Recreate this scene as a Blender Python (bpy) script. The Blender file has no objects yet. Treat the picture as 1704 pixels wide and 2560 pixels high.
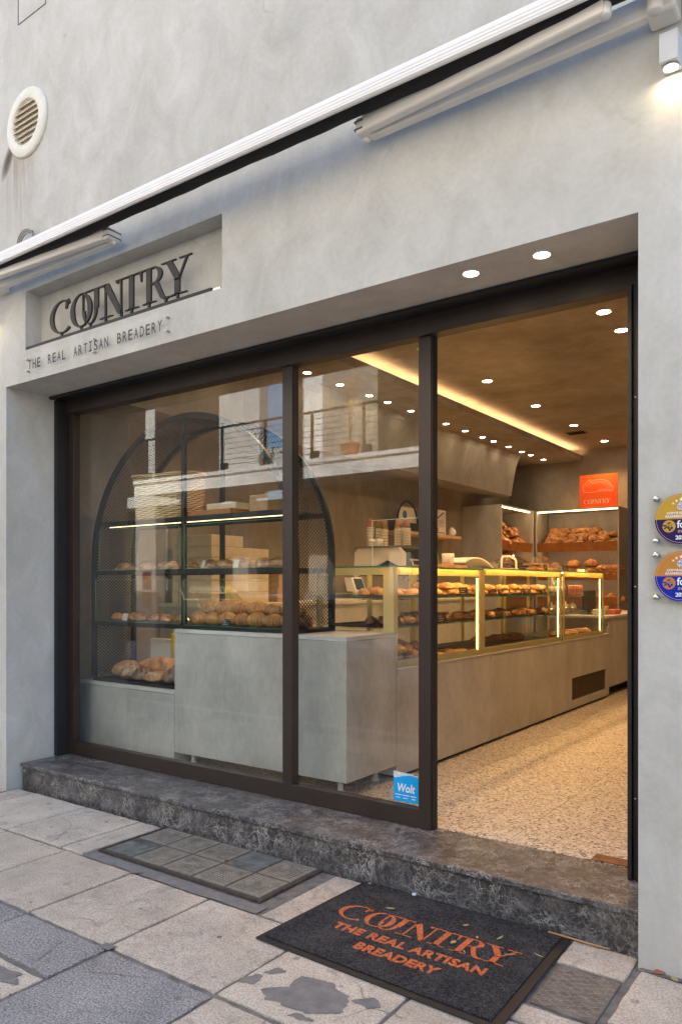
import bpy, bmesh, math, random
from mathutils import Vector, Matrix, noise
R = math.radians
random.seed(7)
S = bpy.context.scene
COL = S.collection

# ------------------------------------------------------------------ camera, sky, sun, exposure
cam_data = bpy.data.cameras.new('camera')
cam = bpy.data.objects.new('camera', cam_data)
COL.objects.link(cam)
cam.location = (0, -3.11, 1.5)
cam.rotation_euler = (R(90), 0, R(35.77))
cam_data.sensor_width = 36
cam_data.sensor_fit = 'AUTO'
cam_data.lens = 36 * 1899 / 2560
cam_data.shift_y = 187 / 2560
cam_data.clip_start = 0.05
cam_data.clip_end = 400
S.camera = cam

SUN_EL, SUN_AZ = 42, 20            # azimuth from +Y towards +X (the sun stands behind the bakery)
world = bpy.data.worlds.new('World')
S.world = world
world.use_nodes = True
wn, wl = world.node_tree.nodes, world.node_tree.links
bg = wn['Background']
sky = wn.new('ShaderNodeTexSky')
sky.sky_type = 'NISHITA'
sky.sun_disc = False
sky.sun_elevation = R(SUN_EL)
sky.sun_rotation = R(SUN_AZ)
sky.dust_density = 2.0
hsv = wn.new('ShaderNodeHueSaturation')
hsv.inputs['Saturation'].default_value = 1.2
wl.new(sky.outputs[0], hsv.inputs['Color'])
wl.new(hsv.outputs[0], bg.inputs['Color'])
bg.inputs['Strength'].default_value = 0.15
sun_data = bpy.data.lights.new('sun', 'SUN')
sun_data.energy = 5.0
sun_data.angle = R(0.5)
sun_data.color = (1.0, 0.95, 0.88)
sun = bpy.data.objects.new('sun', sun_data)
COL.objects.link(sun)
sdir = Vector((math.sin(R(SUN_AZ)) * math.cos(R(SUN_EL)), math.cos(R(SUN_AZ)) * math.cos(R(SUN_EL)), math.sin(R(SUN_EL))))
sun.rotation_euler = sdir.to_track_quat('Z', 'Y').to_euler()
S.view_settings.view_transform = 'Standard'
S.view_settings.look = 'None'
S.view_settings.exposure = 2.1
S.cycles.transparent_max_bounces = 24
S.cycles.max_bounces = 8
S.cycles.use_denoising = True
S.cycles.sample_clamp_indirect = 6

# ------------------------------------------------------------------ node helpers
def new_mat(name):
    m = bpy.data.materials.new(name)
    m.use_nodes = True
    nt = m.node_tree
    return m, nt, nt.nodes, nt.links, nt.nodes['Principled BSDF']

def coords(nt, kind='pos', scale=(1, 1, 1)):
    n, l = nt.nodes, nt.links
    mp = n.new('ShaderNodeMapping')
    mp.inputs['Scale'].default_value = scale
    if kind == 'pos':
        g = n.new('ShaderNodeNewGeometry')
        l.new(g.outputs['Position'], mp.inputs['Vector'])
    else:
        t = n.new('ShaderNodeTexCoord')
        l.new(t.outputs['Object'], mp.inputs['Vector'])
    return mp.outputs[0]

def noise_tex(nt, vec, scale, detail=5, rough=0.6, dist=0.0):
    t = nt.nodes.new('ShaderNodeTexNoise')
    t.inputs['Scale'].default_value = scale
    t.inputs['Detail'].default_value = detail
    t.inputs['Roughness'].default_value = rough
    t.inputs['Distortion'].default_value = dist
    nt.links.new(vec, t.inputs['Vector'])
    return t.outputs['Fac']

def ramp(nt, fac, stops):
    r = nt.nodes.new('ShaderNodeValToRGB')
    e = r.color_ramp.elements
    while len(e) < len(stops):
        e.new(0.5)
    for el, (p, c) in zip(e, stops):
        el.position = p
        el.color = (c, c, c, 1) if isinstance(c, (int, float)) else (*c, 1)
    nt.links.new(fac, r.inputs['Fac'])
    return r.outputs['Color']

def mix(nt, fac, a, b, mode='MIX'):
    m = nt.nodes.new('ShaderNodeMix')
    m.data_type = 'RGBA'
    m.blend_type = mode
    for sock, v in ((m.inputs[0], fac), (m.inputs[6], a), (m.inputs[7], b)):
        if isinstance(v, (int, float)):
            sock.default_value = v
        elif isinstance(v, tuple):
            sock.default_value = (*v, 1) if len(v) == 3 else v
        else:
            nt.links.new(v, sock)
    return m.outputs[2]

def math_node(nt, op, a, b=None, c=None, clamp=False):
    m = nt.nodes.new('ShaderNodeMath')
    m.operation = op
    m.use_clamp = clamp
    for i, v in enumerate((a, b, c)):
        if v is None:
            continue
        if isinstance(v, (int, float)):
            m.inputs[i].default_value = v
        else:
            nt.links.new(v, m.inputs[i])
    return m.outputs[0]

def bump(nt, bsdf, height, strength=0.3, dist=0.01):
    b = nt.nodes.new('ShaderNodeBump')
    b.inputs['Strength'].default_value = strength
    b.inputs['Distance'].default_value = dist
    nt.links.new(height, b.inputs['Height'])
    nt.links.new(b.outputs[0], bsdf.inputs['Normal'])

def plain(name, col, rough=0.5, metal=0.0, var=0.12, scale=18, kind='obj', bumpiness=0.0, coat=0.0, spec=None):
    m, nt, n, l, b = new_mat(name)
    v = coords(nt, kind)
    f = noise_tex(nt, v, scale)
    lo = tuple(c * (1 - var) for c in col)
    hi = tuple(min(1, c * (1 + var)) for c in col)
    l.new(ramp(nt, f, [(0.3, lo), (0.7, hi)]), b.inputs['Base Color'])
    b.inputs['Roughness'].default_value = rough
    b.inputs['Metallic'].default_value = metal
    if coat:
        b.inputs['Coat Weight'].default_value = coat
    if spec is not None:
        b.inputs['Specular IOR Level'].default_value = spec
    if bumpiness:
        bump(nt, b, noise_tex(nt, v, scale * 3), bumpiness, 0.004)
    return m

def emitter(name, col, strength):
    m = bpy.data.materials.new(name)
    m.use_nodes = True
    nt = m.node_tree
    nt.nodes.clear()
    o = nt.nodes.new('ShaderNodeOutputMaterial')
    e = nt.nodes.new('ShaderNodeEmission')
    e.inputs['Color'].default_value = (*col, 1)
    e.inputs['Strength'].default_value = strength
    nt.links.new(e.outputs[0], o.inputs['Surface'])
    return m

def glass_mat(name, tint=(1, 1, 1), boost=1.0, rough=0.0, extra=0.0):
    m = bpy.data.materials.new(name)
    m.use_nodes = True
    nt = m.node_tree
    nt.nodes.clear()
    n, l = nt.nodes, nt.links
    o = n.new('ShaderNodeOutputMaterial')
    tr = n.new('ShaderNodeBsdfTransparent')
    tr.inputs['Color'].default_value = (*tint, 1)
    gl = n.new('ShaderNodeBsdfGlossy')
    gl.inputs['Roughness'].default_value = rough
    fr = n.new('ShaderNodeFresnel')
    g = n.new('ShaderNodeNewGeometry')
    ior = math_node(nt, 'MULTIPLY_ADD', g.outputs['Backfacing'], 1 / 1.5 - 1.5, 1.5)
    l.new(ior, fr.inputs['IOR'])
    f = math_node(nt, 'MULTIPLY_ADD', fr.outputs[0], boost, extra, clamp=True)
    mx = n.new('ShaderNodeMixShader')
    l.new(f, mx.inputs[0])
    l.new(tr.outputs[0], mx.inputs[1])
    l.new(gl.outputs[0], mx.inputs[2])
    l.new(mx.outputs[0], o.inputs['Surface'])
    return m

M = {}

def plaster(name, c_lo, c_hi, stain=True):
    m, nt, n, l, b = new_mat(name)
    v = coords(nt, 'pos')
    big = noise_tex(nt, coords(nt, 'pos', (1, 1, 0.55)), 0.9, 8, 0.62, 0.5)
    mid = noise_tex(nt, coords(nt, 'pos', (1, 1, 0.7)), 4.5, 8, 0.65, 0.8)
    fine = noise_tex(nt, v, 38, 5, 0.7)
    c = ramp(nt, big, [(0.32, c_lo), (0.7, c_hi)])
    c = mix(nt, 0.5, c, ramp(nt, mid, [(0.3, 0.36), (0.72, 0.62)]), 'OVERLAY')
    ww = noise_tex(nt, coords(nt, 'pos', (1, 1, 0.8)), 2.3, 9, 0.7, 1.2)
    c = mix(nt, ramp(nt, ww, [(0.48, 0.0), (0.70, 0.24)]), c, (0.44, 0.405, 0.32))
    c = mix(nt, 0.12, c, ramp(nt, fine, [(0.35, 0.3), (0.7, 0.7)]), 'OVERLAY')
    if stain:
        # trowel marks / small dark scuffs
        sc = noise_tex(nt, coords(nt, 'pos', (1, 1, 0.6)), 6.5, 3, 0.5, 1.5)
        c = mix(nt, ramp(nt, sc, [(0.69, 0.0), (0.78, 0.3)]), c, (0.30, 0.28, 0.25))
        vc_ = n.new('ShaderNodeTexVoronoi')
        vc_.feature = 'DISTANCE_TO_EDGE'
        vc_.inputs['Scale'].default_value = 0.75
        va = n.new('ShaderNodeVectorMath'); va.operation = 'ADD'
        tn = n.new('ShaderNodeTexNoise'); tn.inputs['Scale'].default_value = 3.0; tn.inputs['Detail'].default_value = 7
        l.new(v, tn.inputs['Vector'])
        vs_ = n.new('ShaderNodeVectorMath'); vs_.operation = 'SCALE'; vs_.inputs['Scale'].default_value = 0.5
        l.new(tn.outputs['Color'], vs_.inputs[0]); l.new(v, va.inputs[0]); l.new(vs_.outputs[0], va.inputs[1]); l.new(va.outputs[0], vc_.inputs['Vector'])
        cr = math_node(nt, 'MULTIPLY', ramp(nt, vc_.outputs['Distance'], [(0.0, 1.0), (0.006, 0.0)]), ramp(nt, noise_tex(nt, v, 1.3, 3), [(0.54, 0.0), (0.64, 0.22)]))
        c = mix(nt, cr, c, (0.22, 0.2, 0.17))
        # rusty soot marks running out of the round vent
        sx = n.new('ShaderNodeSeparateXYZ')
        l.new(v, sx.inputs[0])
        dx = math_node(nt, 'ADD', sx.outputs[0], 5.13)
        w = noise_tex(nt, coords(nt, 'pos', (9, 1, 0.5)), 3, 6, 0.7)
        a = math_node(nt, 'MULTIPLY', math_node(nt, 'ABSOLUTE', dx), 3.4)
        a = math_node(nt, 'SUBTRACT', 1.0, a, clamp=True)
        h1 = math_node(nt, 'SUBTRACT', 4.74, sx.outputs[2])
        h1 = math_node(nt, 'MULTIPLY', h1, 8.0, clamp=True)
        h2 = math_node(nt, 'MULTIPLY', math_node(nt, 'SUBTRACT', sx.outputs[2], 3.95), 1.5, clamp=True)
        f = math_node(nt, 'MULTIPLY', math_node(nt, 'MULTIPLY', a, h1), h2)
        f = math_node(nt, 'MULTIPLY', f, ramp(nt, w, [(0.38, 0.12), (0.7, 1.0)]))
        c = mix(nt, math_node(nt, 'MULTIPLY', f, 1.0, clamp=True), c, (0.22, 0.15, 0.08))
        # dark soot smear at lower left of the vent
        e1 = math_node(nt, 'POWER', math_node(nt, 'MULTIPLY', math_node(nt, 'ADD', math_node(nt, 'ADD', sx.outputs[0], 5.25), math_node(nt, 'MULTIPLY', math_node(nt, 'SUBTRACT', sx.outputs[2], 4.66), -0.5)), 14), 2)
        e2 = math_node(nt, 'POWER', math_node(nt, 'MULTIPLY', math_node(nt, 'SUBTRACT', sx.outputs[2], 4.64), 7), 2)
        e = math_node(nt, 'SUBTRACT', 1.0, math_node(nt, 'ADD', e1, e2), clamp=True)
        e = math_node(nt, 'MULTIPLY', e, ramp(nt, mid, [(0.3, 0.4), (0.7, 1.0)]))
        c = mix(nt, math_node(nt, 'MULTIPLY', e, 1.3, clamp=True), c, (0.10, 0.07, 0.045))
        # dirt creeping up from the pavement
        g = math_node(nt, 'SUBTRACT', 1.0, math_node(nt, 'MULTIPLY', sx.outputs[2], 3.2), clamp=True)
        g = math_node(nt, 'MULTIPLY', g, ramp(nt, mid, [(0.35, 0.1), (0.65, 0.9)]))
        c = mix(nt, math_node(nt, 'MULTIPLY', g, 0.55), c, (0.33, 0.31, 0.28))
    l.new(c, b.inputs['Base Color'])
    b.inputs['Roughness'].default_value = 0.9
    hb = math_node(nt, 'ADD', math_node(nt, 'MULTIPLY', mid, 0.7), math_node(nt, 'MULTIPLY', fine, 0.25))
    bump(nt, b, hb, 0.35, 0.01)
    return m

M['plaster'] = plaster('grey_plaster', (0.47, 0.462, 0.43), (0.57, 0.565, 0.535))
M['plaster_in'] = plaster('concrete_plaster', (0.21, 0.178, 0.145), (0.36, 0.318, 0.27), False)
M['opp_beige'] = plain('beige_render', (0.36, 0.32, 0.265), 0.9, 0, 0.12, 2, 'pos')
M['opp_wall'] = plain('cream_render', (0.56, 0.545, 0.51), 0.9, 0, 0.1, 2, 'pos')
M['opp_dim'] = plain('dark_shutter_paint', (0.045, 0.034, 0.024), 0.7, 0, 0.2, 3, 'pos')
M['opp_slab'] = plain('weathered_white_fascia', (0.84, 0.83, 0.80), 0.9, 0, 0.22, 3.5, 'pos', 0.6)
M['opp_glass'] = plain('dark_shop_glass', (0.05, 0.05, 0.035), 0.25, 0, 0.2, 2, 'pos')
M['steel_dark'] = plain('painted_iron', (0.03, 0.03, 0.03), 0.5, 0.2)

def board(name, lo, hi):
    m, nt, n, l, b = new_mat(name)
    v = coords(nt, 'pos', (1, 1, 0.6))
    f = noise_tex(nt, v, 3.2, 7, 0.62, 0.4)
    g = noise_tex(nt, coords(nt, 'pos', (3, 3, 1)), 14, 4, 0.6)
    c = ramp(nt, f, [(0.3, lo), (0.72, hi)])
    c = mix(nt, 0.25, c, ramp(nt, g, [(0.3, 0.35), (0.7, 0.65)]), 'OVERLAY')
    l.new(c, b.inputs['Base Color'])
    l.new(ramp(nt, f, [(0.3, 0.5), (0.7, 0.62)]), b.inputs['Roughness'])
    return m
M['board'] = board('concrete_laminate', (0.33, 0.322, 0.31), (0.50, 0.492, 0.475))
M['board_edge'] = plain('concrete_laminate_edge', (0.54, 0.53, 0.505), 0.5, 0, 0.08, 8, 'pos')
M['bronze'] = plain('dark_bronze_aluminium', (0.036, 0.025, 0.020), 0.45, 0.2, 0.15, 5, 'pos')
M['black_rubber'] = plain('black_gasket', (0.011, 0.011, 0.012), 0.62, 0, 0.2, 30, 'pos', 0.15)
M['black_metal'] = plain('black_powder_coat', (0.016, 0.016, 0.018), 0.48, 0.3, 0.15, 25, 'pos')
M['glass'] = glass_mat('window_glass', (0.965, 0.985, 0.975), 1.08)
M['glass_clear'] = glass_mat('clear_glass', (0.985, 0.995, 0.985), 0.8)
M['glass_edge'] = plain('green_glass_edge', (0.10, 0.26, 0.18), 0.2, 0, 0.1)
M['acrylic'] = glass_mat('clear_acrylic', (0.985, 0.99, 0.985), 0.15)
M['dome'] = glass_mat('clear_dome_plastic', (0.97, 0.965, 0.95), 1.1, 0.05, 0.07)
M['plastic_wrap'] = glass_mat('crinkled_wrap', (0.97, 0.96, 0.94), 1.2, 0.12, 0.05)
M['cream_metal'] = plain('cream_powder_coat', (0.78, 0.74, 0.68), 0.45, 0, 0.05, 3, 'pos')
M['white_alu'] = plain('white_aluminium', (0.80, 0.79, 0.765), 0.5, 0, 0.04, 4, 'pos')
M['fabric_black'] = plain('black_canvas', (0.012, 0.011, 0.011), 0.85, 0, 0.2, 40, 'pos')
M['rust'] = plain('rust', (0.22, 0.10, 0.05), 0.9, 0, 0.4, 60, 'pos')
M['steel'] = plain('brushed_steel', (0.62, 0.61, 0.58), 0.28, 1.0, 0.06)
M['white'] = plain('white_enamel', (0.78, 0.77, 0.74), 0.35, 0, 0.04)
M['grey_lamp'] = plain('grey_lamp_body', (0.56, 0.58, 0.62), 0.5, 0, 0.05)
M['sign_metal'] = plain('dark_brushed_letters', (0.036, 0.033, 0.031), 0.6, 0.0, 0.1, spec=0.25)
M['ink'] = plain('dark_ink', (0.045, 0.03, 0.03), 0.6)
M['vent_cream'] = plain('cream_vent_plastic', (0.70, 0.68, 0.59), 0.6, 0, 0.08, 9)
M['vent_slat'] = plain('dirty_vent_slat', (0.42, 0.32, 0.19), 0.8, 0, 0.35, 30)
M['void_shade'] = plain('void_shade_black', (0.006, 0.006, 0.006), 0.9)  # near-black colour for the shade inside openings and gaps
M['wood'] = plain('orange_oak', (0.34, 0.135, 0.035), 0.5, 0, 0.18, 9, 'pos')
M['wood_pale'] = plain('pale_pine', (0.50, 0.32, 0.16), 0.55, 0, 0.2, 9, 'pos')
M['orange'] = plain('orange_poster', (0.85, 0.10, 0.012), 0.6, 0, 0.04)
M['pale_line'] = plain('pale_print', (0.75, 0.62, 0.50), 0.7, 0, 0.02)
M['paper'] = plain('white_paper', (0.74, 0.71, 0.64), 0.8, 0, 0.06)
M['kraft'] = plain('kraft_card', (0.42, 0.27, 0.15), 0.8, 0, 0.1)
M['carton'] = plain('cream_carton', (0.60, 0.50, 0.36), 0.8, 0, 0.1)
M['red_dot'] = plain('red_print', (0.75, 0.06, 0.04), 0.6, 0, 0.02)
M['blue'] = plain('sticker_blue', (0.0, 0.36, 0.85), 0.4, 0, 0.03)
M['sticker_torn'] = plain('torn_sticker', (0.55, 0.66, 0.72), 0.6, 0, 0.25, 60)
M['white_print'] = plain('white_print', (0.82, 0.82, 0.82), 0.5, 0, 0.02)
M['gold'] = plain('gold_print', (0.54, 0.32, 0.035), 0.5, 0, 0.05, spec=0.2)
M['bronze_print'] = plain('bronze_print', (0.52, 0.22, 0.045), 0.5, 0, 0.05, spec=0.2)
M['navy'] = plain('navy_print', (0.022, 0.010, 0.085), 0.5, 0, 0.05, spec=0.2)
M['royal'] = plain('royal_blue_print', (0.004, 0.022, 0.34), 0.5, 0, 0.05, spec=0.2)
M['rose'] = plain('rose_gold_print', (0.55, 0.33, 0.25), 0.4, 0, 0.05)
M['flag_blue'] = plain('flag_blue', (0.04, 0.16, 0.55), 0.5, 0, 0.02)
M['case_frame'] = plain('pale_yellow_case_frame', (0.74, 0.68, 0.42), 0.4, 0, 0.05, 3, 'pos')
M['tray_black'] = plain('black_tray', (0.02, 0.018, 0.016), 0.5)
M['grey_metal'] = plain('grey_metal', (0.33, 0.33, 0.32), 0.4, 0.6)
M['can'] = plain('printed_can', (0.42, 0.17, 0.13), 0.35, 0.3, 0.6, 30)
M['yellow'] = plain('yellow_plastic', (0.80, 0.66, 0.05), 0.4, 0, 0.03)
M['coral'] = plain('coral_plastic', (0.80, 0.20, 0.14), 0.5, 0, 0.03)
M['terracotta'] = plain('terracotta', (0.50, 0.16, 0.07), 0.8, 0, 0.15)
M['twig'] = plain('dry_twig', (0.42, 0.25, 0.12), 0.8, 0, 0.2)
M['leaf_yellow'] = plain('yellow_leaf', (0.42, 0.32, 0.13), 0.7, 0, 0.25)
M['leaf_green'] = plain('pale_green_leaf', (0.33, 0.35, 0.18), 0.7, 0, 0.2)
M['leaf_brown'] = plain('brown_leaf', (0.34, 0.12, 0.05), 0.8, 0, 0.25)
M['copper'] = plain('worn_copper', (0.20, 0.10, 0.06), 0.5, 0.5, 0.4, 20, 'pos')
M['car_paint'] = plain('silver_car_paint', (0.62, 0.64, 0.66), 0.25, 0.4, 0.02, coat=1.0)
M['tyre'] = plain('tyre_rubber', (0.02, 0.02, 0.02), 0.9)
M['lens'] = emitter('lamp_lens', (1.0, 0.80, 0.52), 24.0)
M['lens_out'] = emitter('soffit_lamp_lens', (1.0, 0.84, 0.60), 7.0)
M['led_warm'] = emitter('warm_led', (1.0, 0.60, 0.20), 14.0)
M['led_cove'] = emitter('cove_led', (1.0, 0.60, 0.28), 4.0)
M['led_yellow'] = emitter('yellow_led', (1.0, 0.68, 0.22), 5.5)
M['led_shelf'] = emitter('shelf_led', (1.0, 0.66, 0.32), 5.0)
M['led_rack'] = emitter('rack_led', (1.0, 0.72, 0.40), 0.9)
M['soft_plastic'] = plain('translucent_drink_label', (0.45, 0.40, 0.38), 0.3, 0, 0.3, 20)
M['screen'] = plain('dark_screen', (0.02, 0.03, 0.05), 0.15)
M['bottle_green'] = plain('green_bottle', (0.03, 0.16, 0.04), 0.15)

def marble():
    m, nt, n, l, b = new_mat('veined_grey_marble')
    v = coords(nt, 'pos')
    d = noise_tex(nt, v, 7, 4, 0.6)
    vm = n.new('ShaderNodeVectorMath')
    vm.operation = 'ADD'
    t = n.new('ShaderNodeTexNoise')
    t.inputs['Scale'].default_value = 6
    t.inputs['Detail'].default_value = 5
    l.new(v, t.inputs['Vector'])
    sc = n.new('ShaderNodeVectorMath')
    sc.operation = 'SCALE'
    sc.inputs['Scale'].default_value = 0.22
    l.new(t.outputs['Color'], sc.inputs[0])
    l.new(v, vm.inputs[0])
    l.new(sc.outputs[0], vm.inputs[1])
    def veins(scale, w):
        vo = n.new('ShaderNodeTexVoronoi')
        vo.feature = 'DISTANCE_TO_EDGE'
        vo.inputs['Scale'].default_value = scale
        l.new(vm.outputs[0], vo.inputs['Vector'])
        return ramp(nt, vo.outputs['Distance'], [(0.0, 1.0), (w, 0.0)])
    def ridge(scale, w, dist):
        q = noise_tex(nt, v, scale, 6, 0.68, dist)
        q = math_node(nt, 'ABSOLUTE', math_node(nt, 'SUBTRACT', q, 0.5))
        return ramp(nt, q, [(0.0, 1.0), (w, 0.0)])
    base = ramp(nt, noise_tex(nt, v, 9, 9, 0.72, 1.5), [(0.3, (0.020, 0.020, 0.022)), (0.5, (0.055, 0.053, 0.055)), (0.66, (0.12, 0.115, 0.116)), (0.8, (0.22, 0.21, 0.21))])
    patch = ramp(nt, noise_tex(nt, v, 5, 4, 0.6), [(0.42, 0.05), (0.62, 1.0)])
    patch2 = ramp(nt, noise_tex(nt, v, 8, 3, 0.6), [(0.45, 0.0), (0.62, 1.0)])
    c = base
    for f_, k in ((math_node(nt, 'MULTIPLY', ridge(7, 0.020, 1.8), patch), 0.9), (math_node(nt, 'MULTIPLY', ridge(16, 0.022, 1.6), patch2), 0.7),
                  (math_node(nt, 'MULTIPLY', veins(15, 0.05), patch), 0.6), (math_node(nt, 'MULTIPLY', ridge(4.5, 0.006, 2.2), 1.0), 0.6)):
        c = mix(nt, math_node(nt, 'MULTIPLY', f_, k), c, (0.45, 0.44, 0.43))
    l.new(c, b.inputs['Base Color'])
    l.new(ramp(nt, d, [(0.3, 0.3), (0.7, 0.5)]), b.inputs['Roughness'])
    return m
M['marble'] = marble()

def translucent(m, w):
    nt = m.node_tree
    n, l = nt.nodes, nt.links
    o = [q for q in n if q.type == 'OUTPUT_MATERIAL'][0]
    b = n['Principled BSDF']
    t = n.new('ShaderNodeBsdfTranslucent')
    t.inputs['Color'].default_value = (0.9, 0.8, 0.45, 1)
    mx = n.new('ShaderNodeMixShader')
    mx.inputs[0].default_value = w
    l.new(b.outputs[0], mx.inputs[1]); l.new(t.outputs[0], mx.inputs[2]); l.new(mx.outputs[0], o.inputs['Surface'])
translucent(M['case_frame'], 0.45)

def terrazzo():
    m, nt, n, l, b = new_mat('beige_terrazzo')
    v = coords(nt, 'pos')
    vo = n.new('ShaderNodeTexVoronoi')
    vo.inputs['Scale'].default_value = 78
    l.new(v, vo.inputs['Vector'])
    sep = n.new('ShaderNodeSeparateColor')
    l.new(vo.outputs['Color'], sep.inputs[0])
    chip = ramp(nt, sep.outputs[0], [(0.0, (0.03, 0.02, 0.015)), (0.15, (0.07, 0.05, 0.035)), (0.2, (0.50, 0.44, 0.37)), (0.62, (0.62, 0.56, 0.49)), (0.80, (0.24, 0.17, 0.12)), (0.86, (0.74, 0.70, 0.65))])
    chip_el = nt.nodes[-1]
    edge = n.new('ShaderNodeTexVoronoi')
    edge.feature = 'DISTANCE_TO_EDGE'
    edge.inputs['Scale'].default_value = 78
    l.new(v, edge.inputs['Vector'])
    c = mix(nt, ramp(nt, edge.outputs['Distance'], [(0.02, 1.0), (0.1, 0.0)]), chip, (0.58, 0.52, 0.45))
    c = mix(nt, 0.25, c, ramp(nt, noise_tex(nt, v, 2.5), [(0.3, 0.35), (0.7, 0.6)]), 'OVERLAY')
    # joints of the big terrazzo tiles
    br = n.new('ShaderNodeTexBrick')
    br.offset = 0
    br.inputs['Scale'].default_value = 1
    br.inputs['Brick Width'].default_value = 0.8
    br.inputs['Row Height'].default_value = 0.8
    br.inputs['Mortar Size'].default_value = 0.0025
    l.new(coords(nt, 'pos'), br.inputs['Vector'])
    c = mix(nt, math_node(nt, 'MULTIPLY', br.outputs['Fac'], 0.7), c, (0.12, 0.09, 0.06))
    l.new(c, b.inputs['Base Color'])
    b.inputs['Roughness'].default_value = 0.38
    return m
M['terrazzo'] = terrazzo()

def paving(name, lo, hi, speck, kind):
    m, nt, n, l, b = new_mat(name)
    v = coords(nt, 'pos')
    g = n.new('ShaderNodeNewGeometry')
    f = noise_tex(nt, v, 4.5, 8, 0.65, 0.4)
    c = ramp(nt, f, [(0.3, lo), (0.7, hi)])
    fine = noise_tex(nt, v, 120, 4, 0.7)
    c = mix(nt, speck, c, ramp(nt, fine, [(0.36, 0.12), (0.64, 0.9)]), 'OVERLAY')
    isl = ramp(nt, g.outputs['Random Per Island'], [(0.0, 0.42), (1.0, 0.58)])
    c = mix(nt, 0.6, c, isl, 'OVERLAY')
    dirt = noise_tex(nt, v, 9, 6, 0.7, 1.2)
    c = mix(nt, ramp(nt, dirt, [(0.54, 0.0), (0.70, 0.6)]), c, (0.17, 0.155, 0.135))
    # trodden-in chewing gum
    vo = n.new('ShaderNodeTexVoronoi')
    vo.voronoi_dimensions = '2D'
    vo.inputs['Scale'].default_value = 4.3
    l.new(v, vo.inputs['Vector'])
    sp = n.new('ShaderNodeSeparateColor')
    l.new(vo.outputs['Color'], sp.inputs[0])
    d = math_node(nt, 'LESS_THAN', math_node(nt, 'ADD', vo.outputs['Distance'], math_node(nt, 'MULTIPLY', noise_tex(nt, v, 40), 0.03)), math_node(nt, 'MULTIPLY', sp.outputs[1], 0.095))
    gum = math_node(nt, 'MULTIPLY', d, math_node(nt, 'GREATER_THAN', sp.outputs[0], 0.62))
    c = mix(nt, math_node(nt, 'MULTIPLY', gum, math_node(nt, 'MULTIPLY_ADD', sp.outputs[2], 0.5, 0.3)), c, (0.05, 0.047, 0.045))
    # pock marks
    vp = n.new('ShaderNodeTexVoronoi')
    vp.voronoi_dimensions = '2D'
    vp.inputs['Scale'].default_value = 38
    l.new(v, vp.inputs['Vector'])
    pit = math_node(nt, 'LESS_THAN', vp.outputs['Distance'], math_node(nt, 'MULTIPLY', ramp(nt, noise_tex(nt, v, 6), [(0.5, 0.0), (0.7, 0.22)]), 1.0))
    c = mix(nt, math_node(nt, 'MULTIPLY', pit, 0.5), c, (0.14, 0.125, 0.11))
    l.new(c, b.inputs['Base Color'])
    b.inputs['Roughness'].default_value = 0.8
    bump(nt, b, math_node(nt, 'ADD', math_node(nt, 'MULTIPLY', f, 0.8), math_node(nt, 'SUBTRACT', math_node(nt, 'MULTIPLY', fine, 0.5), math_node(nt, 'MULTIPLY', pit, 0.6))), 0.35, 0.006)
    return m
M['slab'] = paving('worn_beige_paving', (0.37, 0.322, 0.258), (0.53, 0.474, 0.392), 0.42, 0)
M['granite'] = paving('grey_granite_paving', (0.205, 0.2, 0.196), (0.295, 0.288, 0.28), 0.85, 1)
M['mortar'] = plain('dark_mortar', (0.15, 0.142, 0.132), 0.95, 0, 0.35, 22, 'pos', 0.6)
M['mortar_patch'] = plain('grey_cement_patch', (0.175, 0.17, 0.162), 0.9, 0, 0.22, 16, 'pos', 0.5)
M['asphalt'] = plain('asphalt', (0.052, 0.052, 0.054), 0.9, 0, 0.25, 40, 'pos', 0.5)
M['kerbstone'] = plain('kerb_marble', (0.42, 0.41, 0.39), 0.8, 0, 0.2, 8, 'pos')

def mat_carpet(name, lo, hi):
    m, nt, n, l, b = new_mat(name)
    v = coords(nt, 'pos')
    f = noise_tex(nt, v, 95, 2, 0.8, 1.5)
    w = noise_tex(nt, v, 12, 5, 0.6)
    c = ramp(nt, f, [(0.38, lo), (0.68, hi)])
    c = mix(nt, 0.3, c, ramp(nt, w, [(0.3, 0.35), (0.7, 0.6)]), 'OVERLAY')
    c = mix(nt, ramp(nt, noise_tex(nt, v, 5, 6, 0.7, 0.8), [(0.45, 0.0), (0.75, 0.16)]), c, (0.30, 0.28, 0.25))
    l.new(c, b.inputs['Base Color'])
    b.inputs['Roughness'].default_value = 0.9
    b.inputs['Specular IOR Level'].default_value = 0.2
    bump(nt, b, f, 1.0, 0.012)
    return m
M['coil_black'] = mat_carpet('black_coil_mat', (0.001, 0.001, 0.0015), (0.10, 0.10, 0.105))
M['coil_orange'] = mat_carpet('orange_coil_mat', (0.50, 0.10, 0.028), (0.95, 0.30, 0.115))

def glass_block():
    m, nt, n, l, b = new_mat('dusty_glass_block')
    v = coords(nt, 'pos')
    g = n.new('ShaderNodeNewGeometry')
    f = noise_tex(nt, v, 14, 6, 0.7, 0.6)
    c = ramp(nt, f, [(0.36, (0.075, 0.07, 0.058)), (0.55, (0.16, 0.148, 0.12)), (0.68, (0.30, 0.28, 0.24)), (0.75, (0.5, 0.48, 0.44))])
    vo = n.new('ShaderNodeTexVoronoi')
    vo.voronoi_dimensions = '2D'
    vo.inputs['Scale'].default_value = 48
    vo.inputs['Randomness'].default_value = 0.25
    l.new(v, vo.inputs['Vector'])
    dots = math_node(nt, 'MULTIPLY', math_node(nt, 'LESS_THAN', vo.outputs['Distance'], 0.30), ramp(nt, noise_tex(nt, v, 9), [(0.38, 0.0), (0.55, 0.8)]))
    c = mix(nt, dots, c, (0.36, 0.33, 0.28))
    l.new(c, b.inputs['Base Color'])
    b.inputs['Roughness'].default_value = 0.38
    return m
M['block_glass'] = glass_block()
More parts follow.
